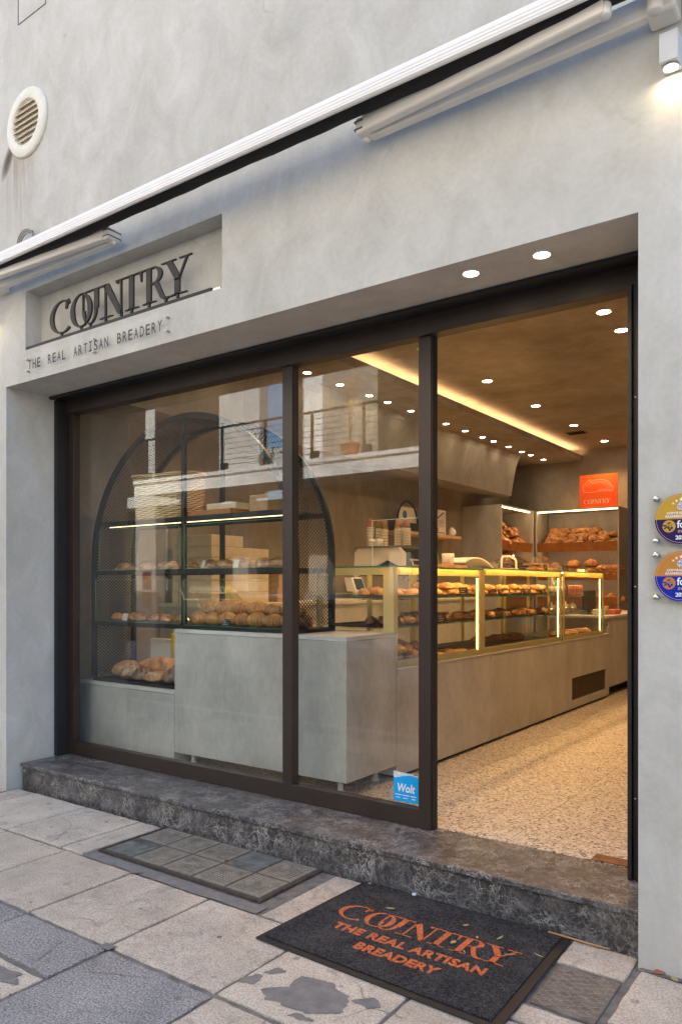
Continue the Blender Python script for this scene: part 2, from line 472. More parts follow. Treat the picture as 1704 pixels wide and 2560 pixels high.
M['block_rim'] = plain('dusty_block_rim', (0.21, 0.195, 0.16), 0.5, 0, 0.3, 30, 'pos')
M['block_new'] = plain('clear_blue_glass_block', (0.125, 0.135, 0.13), 0.06, 0, 0.4, 14, 'pos')

def crust(name, dark, midc, light, flour=0.0, gloss=0.5, stripes=0.0):
    m, nt, n, l, b = new_mat(name)
    v = coords(nt, 'obj')
    oi = n.new('ShaderNodeObjectInfo')
    off = n.new('ShaderNodeVectorMath')
    off.operation = 'ADD'
    l.new(v, off.inputs[0])
    sc = n.new('ShaderNodeVectorMath')
    sc.operation = 'SCALE'
    l.new(oi.outputs['Location'], sc.inputs[0])
    sc.inputs['Scale'].default_value = 3.7
    l.new(sc.outputs[0], off.inputs[1])
    vv = off.outputs[0]
    f = noise_tex(nt, vv, 13, 7, 0.65, 0.6)
    c = ramp(nt, f, [(0.32, dark), (0.5, midc), (0.7, light)])
    a = n.new('ShaderNodeAttribute')
    a.attribute_name = 'score'
    c = mix(nt, math_node(nt, 'MULTIPLY', a.outputs['Fac'], 0.75, clamp=True), c, light)
    if flour:
        fl = noise_tex(nt, vv, 30, 6, 0.75, 0.5)
        g = n.new('ShaderNodeNewGeometry')
        sx = n.new('ShaderNodeSeparateXYZ')
        l.new(g.outputs['Normal'], sx.inputs[0])
        up = math_node(nt, 'MULTIPLY_ADD', sx.outputs[2], 0.4, 0.6, clamp=True)
        fm = math_node(nt, 'MULTIPLY', ramp(nt, fl, [(0.48, 0.0), (0.64, 1.0)]), up)
        c = mix(nt, math_node(nt, 'MULTIPLY', fm, flour), c, (0.60, 0.53, 0.42))
    rv = mix(nt, 0.6, c, ramp(nt, oi.outputs['Random'], [(0.0, 0.30), (1.0, 0.68)]), 'OVERLAY')
    l.new(rv, b.inputs['Base Color'])
    b.inputs['Roughness'].default_value = gloss
    bump(nt, b, noise_tex(nt, vv, 60, 5, 0.7), 0.4, 0.004)
    return m
M['crust'] = crust('baked_crust', (0.13, 0.04, 0.012), (0.40, 0.155, 0.042), (0.66, 0.36, 0.13), 0.22, 0.4)
M['crust_flour'] = crust('floured_crust', (0.16, 0.06, 0.022), (0.36, 0.17, 0.07), (0.52, 0.33, 0.17), 0.65, 0.6)
M['crust_dark'] = crust('dark_rye_crust', (0.05, 0.022, 0.012), (0.13, 0.06, 0.03), (0.42, 0.27, 0.14), 0.6, 0.6)
M['croissant'] = crust('buttery_layers', (0.20, 0.065, 0.018), (0.42, 0.17, 0.05), (0.62, 0.34, 0.12), 0.0, 0.35)
M['pastry'] = crust('golden_pastry', (0.34, 0.13, 0.03), (0.58, 0.29, 0.08), (0.74, 0.48, 0.20), 0.0, 0.4)
M['biscuit'] = crust('brown_biscuit', (0.16, 0.06, 0.025), (0.34, 0.16, 0.07), (0.5, 0.28, 0.14), 0.1, 0.6)
M['choco'] = crust('chocolate_biscuit', (0.03, 0.014, 0.008), (0.07, 0.03, 0.016), (0.14, 0.07, 0.035), 0.1, 0.5)

def wicker():
    m, nt, n, l, b = new_mat('woven_wicker')
    v = coords(nt, 'pos')
    w = n.new('ShaderNodeTexWave')
    w.bands_direction = 'Z'
    w.inputs['Scale'].default_value = 22
    w.inputs['Distortion'].default_value = 1.5
    l.new(v, w.inputs['Vector'])
    c = ramp(nt, w.outputs['Fac'], [(0.15, (0.30, 0.18, 0.07)), (0.5, (0.56, 0.41, 0.21)), (0.9, (0.70, 0.56, 0.33))])
    l.new(c, b.inputs['Base Color'])
    b.inputs['Roughness'].default_value = 0.7
    return m
M['wicker'] = wicker()

# ------------------------------------------------------------------ mesh helpers
class MB:
    def __init__(s):
        s.v, s.f, s.m, s.sm = [], [], [], []
    def add(s, vs, fs, mi=0, smooth=False):
        o = len(s.v)
        s.v += [Vector(p) for p in vs]
        for f in fs:
            s.f.append([i + o for i in f]); s.m.append(mi); s.sm.append(smooth)
        return s
    def box(s, x0, x1, y0, y1, z0, z1, mi=0):
        v = [(x0, y0, z0), (x1, y0, z0), (x1, y1, z0), (x0, y1, z0), (x0, y0, z1), (x1, y0, z1), (x1, y1, z1), (x0, y1, z1)]
        return s.add(v, [(0, 3, 2, 1), (4, 5, 6, 7), (0, 1, 5, 4), (1, 2, 6, 5), (2, 3, 7, 6), (3, 0, 4, 7)], mi)
    def bar(s, p0, p1, w, h, mi=0, up=(0, 0, 1)):
        p0, p1 = Vector(p0), Vector(p1)
        d = (p1 - p0).normalized()
        sd = d.cross(Vector(up)).normalized()
        u = sd.cross(d).normalized()
        v = []
        for p in (p0, p1):
            for a, c in ((-1, -1), (1, -1), (1, 1), (-1, 1)):
                v.append(p + sd * a * w / 2 + u * c * h / 2)
        return s.add(v, [(0, 3, 2, 1), (4, 5, 6, 7), (0, 1, 5, 4), (1, 2, 6, 5), (2, 3, 7, 6), (3, 0, 4, 7)][:2] + [(0, 1, 5, 4), (1, 2, 6, 5), (2, 3, 7, 6), (3, 0, 4, 7)], mi)
    def prism(s, pts, fn, a, b, mi=0):
        """pts: 2D outline (counter-clockwise); fn(u, v, w) -> 3D; w runs a..b"""
        n = len(pts)
        v = [fn(p[0], p[1], a) for p in pts] + [fn(p[0], p[1], b) for p in pts]
        f = [tuple(range(n - 1, -1, -1)), tuple(range(n, 2 * n))]
        f += [(i, (i + 1) % n, n + (i + 1) % n, n + i) for i in range(n)]
        return s.add(v, f, mi)
    def strip(s, A, B, fn, a, b, mi=0):
        """solid between two polylines A and B (same length) extruded a..b"""
        n = len(A)
        v = [fn(*p, a) for p in A] + [fn(*p, a) for p in B] + [fn(*p, b) for p in A] + [fn(*p, b) for p in B]
        f = []
        for i in range(n - 1):
            f.append((i, i + 1, n + i + 1, n + i))
            f.append((2 * n + i, 3 * n + i, 3 * n + i + 1, 2 * n + i + 1))
            f.append((i, 2 * n + i, 2 * n + i + 1, i + 1))
            f.append((n + i, n + i + 1, 3 * n + i + 1, 3 * n + i))
        f.append((0, n, 3 * n, 2 * n)); f.append((n - 1, 3 * n - 1, 4 * n - 1, 2 * n - 1))
        return s.add(v, f, mi)
    def tube(s, pts, r, seg=8, mi=0, caps=True, smooth=True, radii=None):
        pts = [Vector(p) for p in pts]
        n = len(pts)
        v, prev = [], None
        for i, p in enumerate(pts):
            d = (pts[min(i + 1, n - 1)] - pts[max(i - 1, 0)]).normalized()
            if prev is None:
                a = d.orthogonal().normalized()
            else:
                a = (prev - d * prev.dot(d)).normalized()
            prev = a
            b = d.cross(a)
            rr = radii[i] if radii else r
            v += [p + (a * math.cos(2 * math.pi * k / seg) + b * math.sin(2 * math.pi * k / seg)) * rr for k in range(seg)]
        f = [(i * seg + k, i * seg + (k + 1) % seg, (i + 1) * seg + (k + 1) % seg, (i + 1) * seg + k) for i in range(n - 1) for k in range(seg)]
        s.add(v, f, mi, smooth)
        if caps:
            o = len(s.v) - n * seg
            s.f.append([o + k for k in range(seg - 1, -1, -1)]); s.m.append(mi); s.sm.append(False)
            s.f.append([o + (n - 1) * seg + k for k in range(seg)]); s.m.append(mi); s.sm.append(False)
        return s
    def lathe(s, prof, c=(0, 0, 0), seg=20, mi=0, axis='z', smooth=True, sx=1, sy=1):
        """profile of (radius, height)"""
        c = Vector(c)
        v = []
        for r, h in prof:
            for k in range(seg):
                a = 2 * math.pi * k / seg
                x, y = r * math.cos(a) * sx, r * math.sin(a) * sy
                p = {'z': (x, y, h), 'y': (x, -h, y), 'x': (h, x, y)}[axis]
                v.append(c + Vector(p))
        n = len(prof)
        f = [(i * seg + k, i * seg + (k + 1) % seg, (i + 1) * seg + (k + 1) % seg, (i + 1) * seg + k) for i in range(n - 1) for k in range(seg)]
        s.add(v, f, mi, smooth)
        o = len(s.v) - n * seg
        if prof[0][0] > 1e-6:
            s.f.append([o + k for k in range(seg - 1, -1, -1)]); s.m.append(mi); s.sm.append(False)
        if prof[-1][0] > 1e-6:
            s.f.append([o + (n - 1) * seg + k for k in range(seg)]); s.m.append(mi); s.sm.append(False)
        return s
    def mesh(s, name, mats, offset=Vector((0, 0, 0))):
        me = bpy.data.meshes.new(name)
        me.from_pydata([tuple(p - offset) for p in s.v], [], s.f)
        for m in mats:
            me.materials.append(m)
        me.polygons.foreach_set('material_index', s.m)
        me.polygons.foreach_set('use_smooth', s.sm)
        bm = bmesh.new(); bm.from_mesh(me)
        bmesh.ops.remove_doubles(bm, verts=bm.verts, dist=1e-6)
        bmesh.ops.recalc_face_normals(bm, faces=bm.faces)
        bm.to_mesh(me); bm.free()
        return me
    def build(s, name, mats, parent=None, bevel=0.0, local=False, keep=False):
        """one mesh object; points are given in world space unless local"""
        if not isinstance(mats, (list, tuple)):
            mats = [mats]
        off = Vector((0, 0, 0))
        if parent is not None and not local:
            p = parent
            while p is not None:
                off += p.location
                p = p.parent
        elif parent is None and not local and not keep:
            xs = [p.x for p in s.v]; ys = [p.y for p in s.v]; zs = [p.z for p in s.v]
            off = Vector(((min(xs) + max(xs)) / 2, (min(ys) + max(ys)) / 2, min(zs)))
        o = bpy.data.objects.new(name, s.mesh(name, mats, off))
        COL.objects.link(o)
        if parent is not None:
            o.parent = parent
        elif not local:
            o.location = off
        if bevel:
            md = o.modifiers.new('edge', 'BEVEL')
            md.width = bevel; md.segments = 2; md.limit_method = 'ANGLE'; md.angle_limit = R(40)
        return o

def tag(o, label=None, cat=None, group=None, kind=None):
    if label: o['label'] = label
    if cat: o['category'] = cat
    if group: o['group'] = group
    if kind: o['kind'] = kind
    return o

def thing(name, label, cat, loc=(0, 0, 0), group=None):
    o = bpy.data.objects.new(name, None)
    COL.objects.link(o)
    o.empty_display_size = 0.05
    o.location = loc
    return tag(o, label, cat, group)

def dup(src, loc=None, rotz=None, label=None, group=None, parent=None, scale=None):
    c = src.copy()
    COL.objects.link(c)
    c.parent = parent
    if parent is None:
        if loc is not None: c.location = loc
        if rotz is not None: c.rotation_euler = (0, 0, rotz)
        if scale is not None: c.scale = scale if isinstance(scale, tuple) else (scale,) * 3
        if label: c['label'] = label
        if group: c['group'] = group
    for ch in src.children:
        dup(ch, parent=c)
    return c

def text_mesh(txt, size, fn, depth=0.001, spacing=1.0, bold=0.0, align='LEFT', narrow=1.0, width=None):
    """mesh builder of lettering; fn(u, v, w) maps the text plane to the scene"""
    cu = bpy.data.curves.new('lettering', 'FONT')
    cu.body = txt; cu.size = size; cu.space_character = spacing; cu.align_x = align
    cu.offset = bold; cu.extrude = depth / 2; cu.resolution_u = 3
    ob = bpy.data.objects.new('lettering', cu)
    COL.objects.link(ob)
    dg = bpy.context.evaluated_depsgraph_get()
    me = bpy.data.meshes.new_from_object(ob.evaluated_get(dg))
    if width:
        xs_ = [v.co.x for v in me.vertices]
        narrow = width / (max(xs_) - min(xs_))
    mb = MB()
    mb.add([fn(v.co.x * narrow, v.co.y, v.co.z + depth / 2) for v in me.vertices], [tuple(p.vertices) for p in me.polygons])
    bpy.data.objects.remove(ob); bpy.data.curves.remove(cu); bpy.data.meshes.remove(me)
    return mb

def build_words(mb, n, mat, parent, axis=0):
    """each word of a line becomes a lettering part of its own"""
    lo = [min(mb.v[i][axis] for i in f) for f in mb.f]
    hi = [max(mb.v[i][axis] for i in f) for f in mb.f]
    order = sorted(range(len(mb.f)), key=lambda i: lo[i])
    gaps, end = [], hi[order[0]]
    for i in order:
        if lo[i] > end: gaps.append((lo[i] - end, (lo[i] + end) / 2))
        end = max(end, hi[i])
    cuts = sorted(g[1] for g in sorted(gaps, reverse=True)[:n - 1])
    for w in range(n):
        m2 = MB()
        for f, a in zip(mb.f, lo):
            if sum(a > c for c in cuts) == w:
                m2.add([mb.v[i] for i in f], [tuple(range(len(f)))])
        m2.build('lettering', mat, parent)

# ------------------------------------------------------------------ ground
FZ = 0.185
pav = MB()
pav.box(-30, 12, -2.35, 0.0, -0.25, -0.010, 2)
pav.box(-5.27, -0.805, 0.0, 0.09, -0.25, -0.010, 2)
rs = random.Random(3)
def slab(x0, x1, y0, y1, mi=0, gap=0.008, top=None):
    pts = []
    cs = [(x0 + gap, y0 + gap), (x1 - gap, y0 + gap), (x1 - gap, y1 - gap), (x0 + gap, y1 - gap)]
    for i in range(4):
        a, b = Vector(cs[i]), Vector(cs[(i + 1) % 4])
        n = max(2, int((b - a).length / 0.045))
        for k in range(n):
            p = a.lerp(b, k / n)
            j = 0.0035 if k else 0.005
            pts.append((p.x + rs.uniform(-j, j), p.y + rs.uniform(-j, j)))
    z = rs.uniform(-0.0025, 0.0015) if top is None else top
    cx = sum(p[0] for p in pts) / len(pts); cy = sum(p[1] for p in pts) / len(pts)
    n = len(pts)
    def inset(p, d):
        v = Vector((cx - p[0], cy - p[1])); L = v.length
        return (p[0] + v.x / L * d, p[1] + v.y / L * d)
    v = [(*p, -0.012) for p in pts] + [(*p, z - 0.004) for p in pts] + [(*inset(p, 0.006), z) for p in pts]
    f = [(i, (i + 1) % n, n + (i + 1) % n, n + i) for i in range(n)] + [(n + i, n + (i + 1) % n, 2 * n + (i + 1) % n, 2 * n + i) for i in range(n)] + [tuple(range(2 * n, 3 * n))]
    pav.add(v, f, mi)
def row(y0, y1, xs, mats=None, skip=()):
    for i, (a, b) in enumerate(zip(xs, xs[1:])):
        if i in skip: continue
        slab(a, b, y0, y1, (mats or {}).get(i, 0))
# first row, by the step
row(-0.503, -0.006, [-6.86, -6.25, -5.64, -5.285])
row(-0.503, 0.085, [-5.255, -5.045, -4.43, -3.872, -3.672])
row(-0.503, 0.085, [-2.335, -1.72, -1.09])
slab(-1.092, -0.81, -0.135, 0.085)
slab(-0.795, -0.19, -0.445, -0.018); slab(-0.19, 0.42, -0.445, -0.018); slab(0.42, 1.0, -0.445, -0.018)
slab(-1.085, -0.79, -0.62, -0.495)
slab(-0.79, -0.19, -0.80, -0.45)
# mortar strip in front of the glass blocks stays bare; second row
row(-1.107, -0.508, [-7.4, -6.8, -6.2, -5.6, -5.0, -4.40, -3.80, -3.222, -2.652, -2.015, -1.42])
row(-1.107, -0.625, [-1.42, -0.79]); row(-1.107, -0.81, [-0.79, -0.2, 0.4, 1.0])
row(-1.40, -1.117, [-6.8, -6.2, -5.6, -5.0, -4.42, -3.80, -3.215, -2.622], {0: 1, 2: 1, 3: 1, 4: 1, 5: 1, 6: 1})
row(-1.72, -1.12, [-2.612, -2.005, -1.40, -0.8, -0.2, 0.4, 1.0], {0: 1, 4: 1})
row(-2.0, -1.41, [-6.2, -5.6, -5.0, -4.4, -3.8, -3.2, -2.622], {1: 1})
row(-2.28, -1.73, [-2.612, -2.0, -1.4, -0.8, -0.2, 0.4, 1.0], {1: 1, 3: 1})
for k in range(12):
    slab(1.0 + 0.6 * k, 1.6 + 0.6 * k, -0.5, -0.01); slab(1.0 + 0.6 * k, 1.6 + 0.6 * k, -1.1, -0.5); slab(1.0 + 0.6 * k, 1.6 + 0.6 * k, -1.7, -1.1)
for k in range(30):
    slab(-25 + 0.6 * k, -24.4 + 0.6 * k, -0.5, -0.01); slab(-25 + 0.6 * k, -24.4 + 0.6 * k, -1.1, -0.5); slab(-25 + 0.6 * k, -24.4 + 0.6 * k, -1.7, -1.1)
# cement repair patches and cracks
def patch(pts, z=0.0028, mi=3, jag=9, amp=1.0):
    n = len(pts)
    out = []
    for i in range(n):
        a, b = Vector(pts[i]), Vector(pts[(i + 1) % n])
        m_ = jag
        for k in range(m_):
            p = a.lerp(b, k / m_)
            q = noise.noise(Vector((p.x * 22, p.y * 22, 3.1))) * 0.022 * amp + noise.noise(Vector((p.x * 70, p.y * 70, 8.1))) * 0.012 * amp
            out.append((p.x + q, p.y + q * 0.7 + rs.uniform(-0.003, 0.003) * amp, z))
    pav.add(out, [tuple(range(len(out)))], mi)
patch([(-1.90, -0.99), (-1.83, -1.03), (-1.66, -1.02), (-1.56, -0.95), (-1.60, -0.84), (-1.72, -0.80), (-1.84, -0.83), (-1.83, -0.92)])
patch([(-2.00, -1.0), (-1.94, -0.98), (-1.95, -0.91), (-1.99, -0.92)])
patch([(-2.68, -1.13), (-2.60, -1.13), (-2.60, -1.09), (-2.68, -1.08)])
patch([(-3.66, -0.505), (-2.36, -0.505), (-2.36, -0.425), (-3.66, -0.425)], -0.004, 3, 20, 0.5)
patch([(-0.80, -0.018), (1.2, -0.018), (1.2, -0.002), (-0.80, -0.002)], 0.004)
def crack(pts, w=0.003):
    w *= 0.6
    P = []
    for a, b in zip(pts, pts[1:]):
        for k in range(6):
            t = k / 6
            P.append(Vector((a[0] + (b[0] - a[0]) * t + rs.uniform(-0.006, 0.006), a[1] + (b[1] - a[1]) * t + rs.uniform(-0.006, 0.006))))
    P.append(Vector(pts[-1]))
    A, B = [], []
    for i, p in enumerate(P):
        d = (P[min(i + 1, len(P) - 1)] - P[max(i - 1, 0)]).normalized()
        nn = Vector((-d.y, d.x)) * w * rs.uniform(0.4, 1.1)
        A.append((*(p + nn), 0.0032)); B.append((*(p - nn), 0.0032))
    n = len(A)
    pav.add(A + B, [(i, i + 1, n + i + 1, n + i) for i in range(n - 1)], 2)
patch([(-1.58, -0.86), (-1.50, -0.87), (-1.46, -0.83), (-1.52, -0.79)])
patch([(-1.98, -0.90), (-1.93, -0.885), (-1.90, -0.84), (-1.95, -0.83)])
patch([(-1.70, -1.06), (-1.62, -1.055), (-1.60, -1.03), (-1.69, -1.035)])
patch([(-2.90, -1.46), (-2.72, -1.45), (-2.66, -1.50), (-2.82, -1.54)])
patch([(-3.26, -0.52), (-3.19, -0.52), (-3.17, -0.49), (-3.24, -0.47)])
crack([(-4.35, -0.16), (-4.15, -0.23), (-4.02, -0.42), (-3.98, -0.50)])
crack([(-4.15, -0.23), (-3.9, -0.2)], 0.002)
crack([(-3.9, -0.33), (-3.86, -0.5)], 0.002)
crack([(-2.25, -0.35), (-2.12, -0.42), (-2.10, -0.5)], 0.003)
crack([(-3.3, -1.14), (-3.24, -1.26), (-3.28, -1.38)], 0.003)
crack([(-2.68, -1.12), (-2.52, -1.28), (-2.3, -1.18)], 0.003)
crack([(-2.83, -1.2), (-2.76, -1.36)], 0.003)
crack([(-1.75, -1.1), (-1.70, -1.25), (-1.82, -1.4)], 0.003)
crack([(-1.62, -0.75), (-1.50, -0.86), (-1.36, -0.84)], 0.003)
crack([(-1.5, -0.86), (-1.55, -1.0)], 0.002)
tag(pav.build('pavement', [M['slab'], M['granite'], M['mortar'], M['mortar_patch']], keep=True), kind='structure')
k = MB().box(-30, 12, -2.5, -2.352, -0.3, -0.004)
tag(k.build('kerb', M['kerbstone'], bevel=0.012), kind='structure')
tag(MB().box(-60, 40, -6.0, -2.502, -0.4, -0.13).build('road', M['asphalt']), kind='structure')
tag(MB().box(-60, 40, -30, -6.004, -0.4, -0.005).build('pavement', M['kerbstone']), kind='structure')
tag(MB().box(-60, 40, 0.7, 60, -0.6, -0.30).build('ground', M['asphalt']), kind='structure')

# ------------------------------------------------------------------ the bakery building
bld = thing('bakery_building', 'weathered pale grey plastered building that holds the bakery shopfront', 'building', (-3, 4.5, 0))
OX0, OX1, OZ = -5.285, -0.80, 2.975
NX0, NX1, NZ0, NZ1, ND = -5.035, -3.073, 3.202, 3.624, 0.125
fa = MB()
xs = [-16, OX0, NX0, NX1, OX1, 7]
zs = [-0.3, OZ, NZ0, NZ1, 10.0]
for i in range(5):
    for j in range(4):
        xa, xb, za, zb = xs[i], xs[i + 1], zs[j], zs[j + 1]
        if j == 0 and 1 <= i <= 3: continue
        if j == 2 and i == 2: continue
        fa.add([(xa, 0, za), (xb, 0, za), (xb, 0, zb), (xa, 0, zb)], [(0, 1, 2, 3)])
fa.add([(OX0, 0, -0.3), (OX0, 0, OZ), (OX0, 0.62, OZ), (OX0, 0.62, -0.3)], [(0, 1, 2, 3)])
fa.add([(OX1, 0, -0.3), (OX1, 0, OZ), (OX1, 0.62, OZ), (OX1, 0.62, -0.3)], [(0, 1, 2, 3)])
fa.add([(OX0, 0, OZ), (NX0, 0, OZ), (NX1, 0, OZ), (OX1, 0, OZ), (OX1, 0.62, OZ), (OX0, 0.62, OZ)], [(0, 1, 2, 3, 4, 5)])
fa.add([(NX0, 0, NZ0), (NX1, 0, NZ0), (NX1, 0, NZ1), (NX0, 0, NZ1), (NX0, ND, NZ0), (NX1, ND, NZ0), (NX1, ND, NZ1), (NX0, ND, NZ1)],
       [(4, 5, 6, 7), (0, 1, 5, 4), (1, 2, 6, 5), (2, 3, 7, 6), (3, 0, 4, 7)])
fa.add([(-16, 0.62, -0.3), (OX0, 0.62, -0.3), (OX0, 0.62, OZ), (-16, 0.62, OZ)], [(0, 1, 2, 3)])
fa.add([(-16, 0.62, OZ), (7, 0.62, OZ), (7, 0.62, 10.0), (-16, 0.62, 10.0)], [(0, 1, 2, 3)])
fa.add([(OX1, 0.62, -0.3), (7, 0.62, -0.3), (7, 0.62, OZ), (OX1, 0.62, OZ)], [(0, 1, 2, 3)])
fw = bpy.data.objects.new('facade', fa.mesh('facade', [M['plaster']], bld.location))
COL.objects.link(fw); fw.parent = bld
MB().box(-16, 7, 0.63, 10.2, 9.8, 10.0).build('roof', M['plaster_in'], bld)
MB().box(-16, -15.8, 0.63, 10.2, -0.3, 9.79).build('side_wall', M['plaster_in'], bld)
MB().box(6.8, 7, 0.63, 10.2, -0.3, 9.79).build('side_wall', M['plaster_in'], bld)
MB().box(-15.79, 6.79, 10.0, 10.2, -0.3, 9.79).build('rear_wall', M['plaster_in'], bld)
# inside the shop
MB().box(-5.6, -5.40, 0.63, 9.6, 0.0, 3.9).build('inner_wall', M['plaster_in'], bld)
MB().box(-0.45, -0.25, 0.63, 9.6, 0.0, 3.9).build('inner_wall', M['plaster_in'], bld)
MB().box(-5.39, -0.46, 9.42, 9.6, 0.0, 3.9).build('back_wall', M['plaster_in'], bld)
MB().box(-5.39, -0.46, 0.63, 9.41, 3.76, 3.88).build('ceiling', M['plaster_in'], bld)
# dropped strip of ceiling with the light cove, curving down to the beam along the wall
pts = [(-4.10, 3.585), (-4.10, 3.665), (-4.14, 3.665), (-4.14, 3.615), (-4.28, 3.615), (-4.28, 3.75), (-5.39, 3.75), (-5.39, 2.95), (-4.90, 2.95)]
pts += [(-4.895, 3.0), (-4.875, 3.12), (-4.85, 3.26), (-4.82, 3.39), (-4.785, 3.50), (-4.74, 3.585)]
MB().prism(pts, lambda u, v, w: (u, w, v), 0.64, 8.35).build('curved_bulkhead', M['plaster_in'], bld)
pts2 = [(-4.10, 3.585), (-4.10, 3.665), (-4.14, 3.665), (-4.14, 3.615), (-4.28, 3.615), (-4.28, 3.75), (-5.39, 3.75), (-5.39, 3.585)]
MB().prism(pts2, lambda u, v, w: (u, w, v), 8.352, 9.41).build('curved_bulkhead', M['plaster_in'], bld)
MB().box(-4.275, -4.16, 0.8, 9.3, 3.6155, 3.622).build('cove_light', M['led_cove'], bld)
gm = MB().box(-3.85, -3.56, 7.80, 8.03, 3.750, 3.7595, 0)
for k in range(7):
    gm.box(-3.83, -3.58, 7.82 + k * 0.029, 7.832 + k * 0.029, 3.744, 3.7495, 1)
gm.build('ceiling_grille', [M['plaster_in'], M['void_shade']], bld)
# faint outline of a plastered-over hatch high on the facade
hm = MB()
for a, b in (((-5.125, 5.58), (-5.125, 6.3)), ((-5.125, 5.58), (-4.785, 5.585)), ((-4.785, 5.585), (-4.785, 6.3))):
    hm.bar((a[0], -0.001, a[1]), (b[0], -0.001, b[1]), 0.004, 0.007, up=(0, 1, 0))
hm.build('hatch_seam', M['mortar'], bld)
tag(MB().box(-5.39, -0.46, 0.565, 9.41, -0.05, FZ).build('floor', M['terrazzo']), kind='structure')
st = MB()
st.box(-5.263, -0.806, 0.118, 0.562, -0.05, 0.155)
st.box(-5.263, -0.806, 0.098, 0.562, 0.1552, 0.183)
tag(st.build('doorstep', M['marble'], bevel=0.004), 'long dark grey marble step with white veins under the shopfront', 'step')
tag(MB().box(-1.165, -0.955, 0.562, 0.655, 0.1855, 0.1885).build('threshold_plate', M['copper']), 'worn copper plate let into the threshold beside the door jamb', 'plate')

# ------------------------------------------------------------------ shopfront frame and panes
sf = thing('shopfront', 'dark bronze aluminium shopfront with two tall panes and an open doorway', 'shopfront', (-3.05, 0.5, 0.18))
B, K = M['bronze'], M['black_rubber']
MB().box(-5.28, -0.806, 0.47, 0.562, 2.857, 2.973).build('head_rail', B, sf, 0.003)
MB().box(-5.28, -0.806, 0.348, 0.385, 2.955, 2.974).box(-5.28, -0.806, 0.3855, 0.4695, 2.962, 2.974).build('track', K, sf, 0.002)
MB().box(-5.1815, -2.0785, 0.50, 0.559, 0.184, 0.286).build('bottom_rail', B, sf, 0.003)
MB().box(-5.284, -5.245, 0.395, 0.60, 0.184, 2.954).build('jamb', K, sf, 0.003)
MB().box(-5.244, -5.182, 0.50, 0.559, 0.184, 2.8565).build('stile', B, sf, 0.003)
MB().box(-3.044, -2.966, 0.495, 0.559, 0.2865, 2.8565).build('mullion', B, sf, 0.003)
MB().box(-2.078, -2.001, 0.495, 0.562, 0.184, 2.8565).build('mullion', B, sf, 0.003)
MB().box(-2.0007, -1.995, 0.503, 0.560, 0.186, 2.8565).build('brush_seal', K, sf, 0.002)
MB().box(-0.952, -0.932, 0.405, 0.60, 0.184, 2.8565).box(-0.9315, -0.912, 0.42, 0.60, 0.184, 2.8565).box(-0.9115, -0.803, 0.40, 0.60, 0.184, 2.954).build('jamb', K, sf, 0.004)
for z in (0.55, 1.5, 2.35):
    MB().lathe([(0.0, 0.003), (0.004, 0.002), (0.005, 0.0)], (-0.921, 0.42, z), 8, 0, 'y').build('screw_head', M['steel'], sf)
MB().box(-5.19, -3.04, 0.548, 0.556, 0.28, 2.866).build('glass_pane', M['glass'], sf)
MB().box(-2.97, -2.07, 0.548, 0.556, 0.28, 2.866).build('glass_pane', M['glass'], sf)

# courier sticker on the pane
stk = thing('window_sticker', 'small bright blue sticker with a torn top edge low on the window glass', 'sticker', (-2.19, 0.546, 0.29))
top = [(-2.107, 0.440), (-2.13, 0.446), (-2.17, 0.447), (-2.21, 0.438), (-2.24, 0.428), (-2.268, 0.424)]
MB().prism([(-2.268, 0.296), (-2.107, 0.296)] + top, lambda u, v, w: (u, w, v), 0.5455, 0.5475).build('printed_face', M['blue'], stk)
MB().prism([(-2.268, 0.4245), (-2.24, 0.4285), (-2.21, 0.4385), (-2.17, 0.4475), (-2.13, 0.4465), (-2.107, 0.4405), (-2.107, 0.449), (-2.15, 0.456), (-2.20, 0.458), (-2.268, 0.462)], lambda u, v, w: (u, w, v), 0.546, 0.5475).build('torn_edge', M['sticker_torn'], stk)
fn = lambda u, v, w: (-2.246 + u + v * 0.14, 0.5453 - w, 0.352 + v)
text_mesh('Wolt', 0.066, fn, 0.0006, 1.02, 0.0014, width=0.116).build('lettering', M['white_print'], stk)
lm = MB()
for x0, x1, z in ((-2.256, -2.215, 0.331), (-2.208, -2.165, 0.331), (-2.158, -2.12, 0.331), (-2.25, -2.225, 0.3155), (-2.205, -2.175, 0.3155), (-2.15, -2.125, 0.3155)):
    lm.box(x0, x1, 0.5446, 0.5453, z, z + 0.004)
lm.build('small_print', M['white_print'], stk)

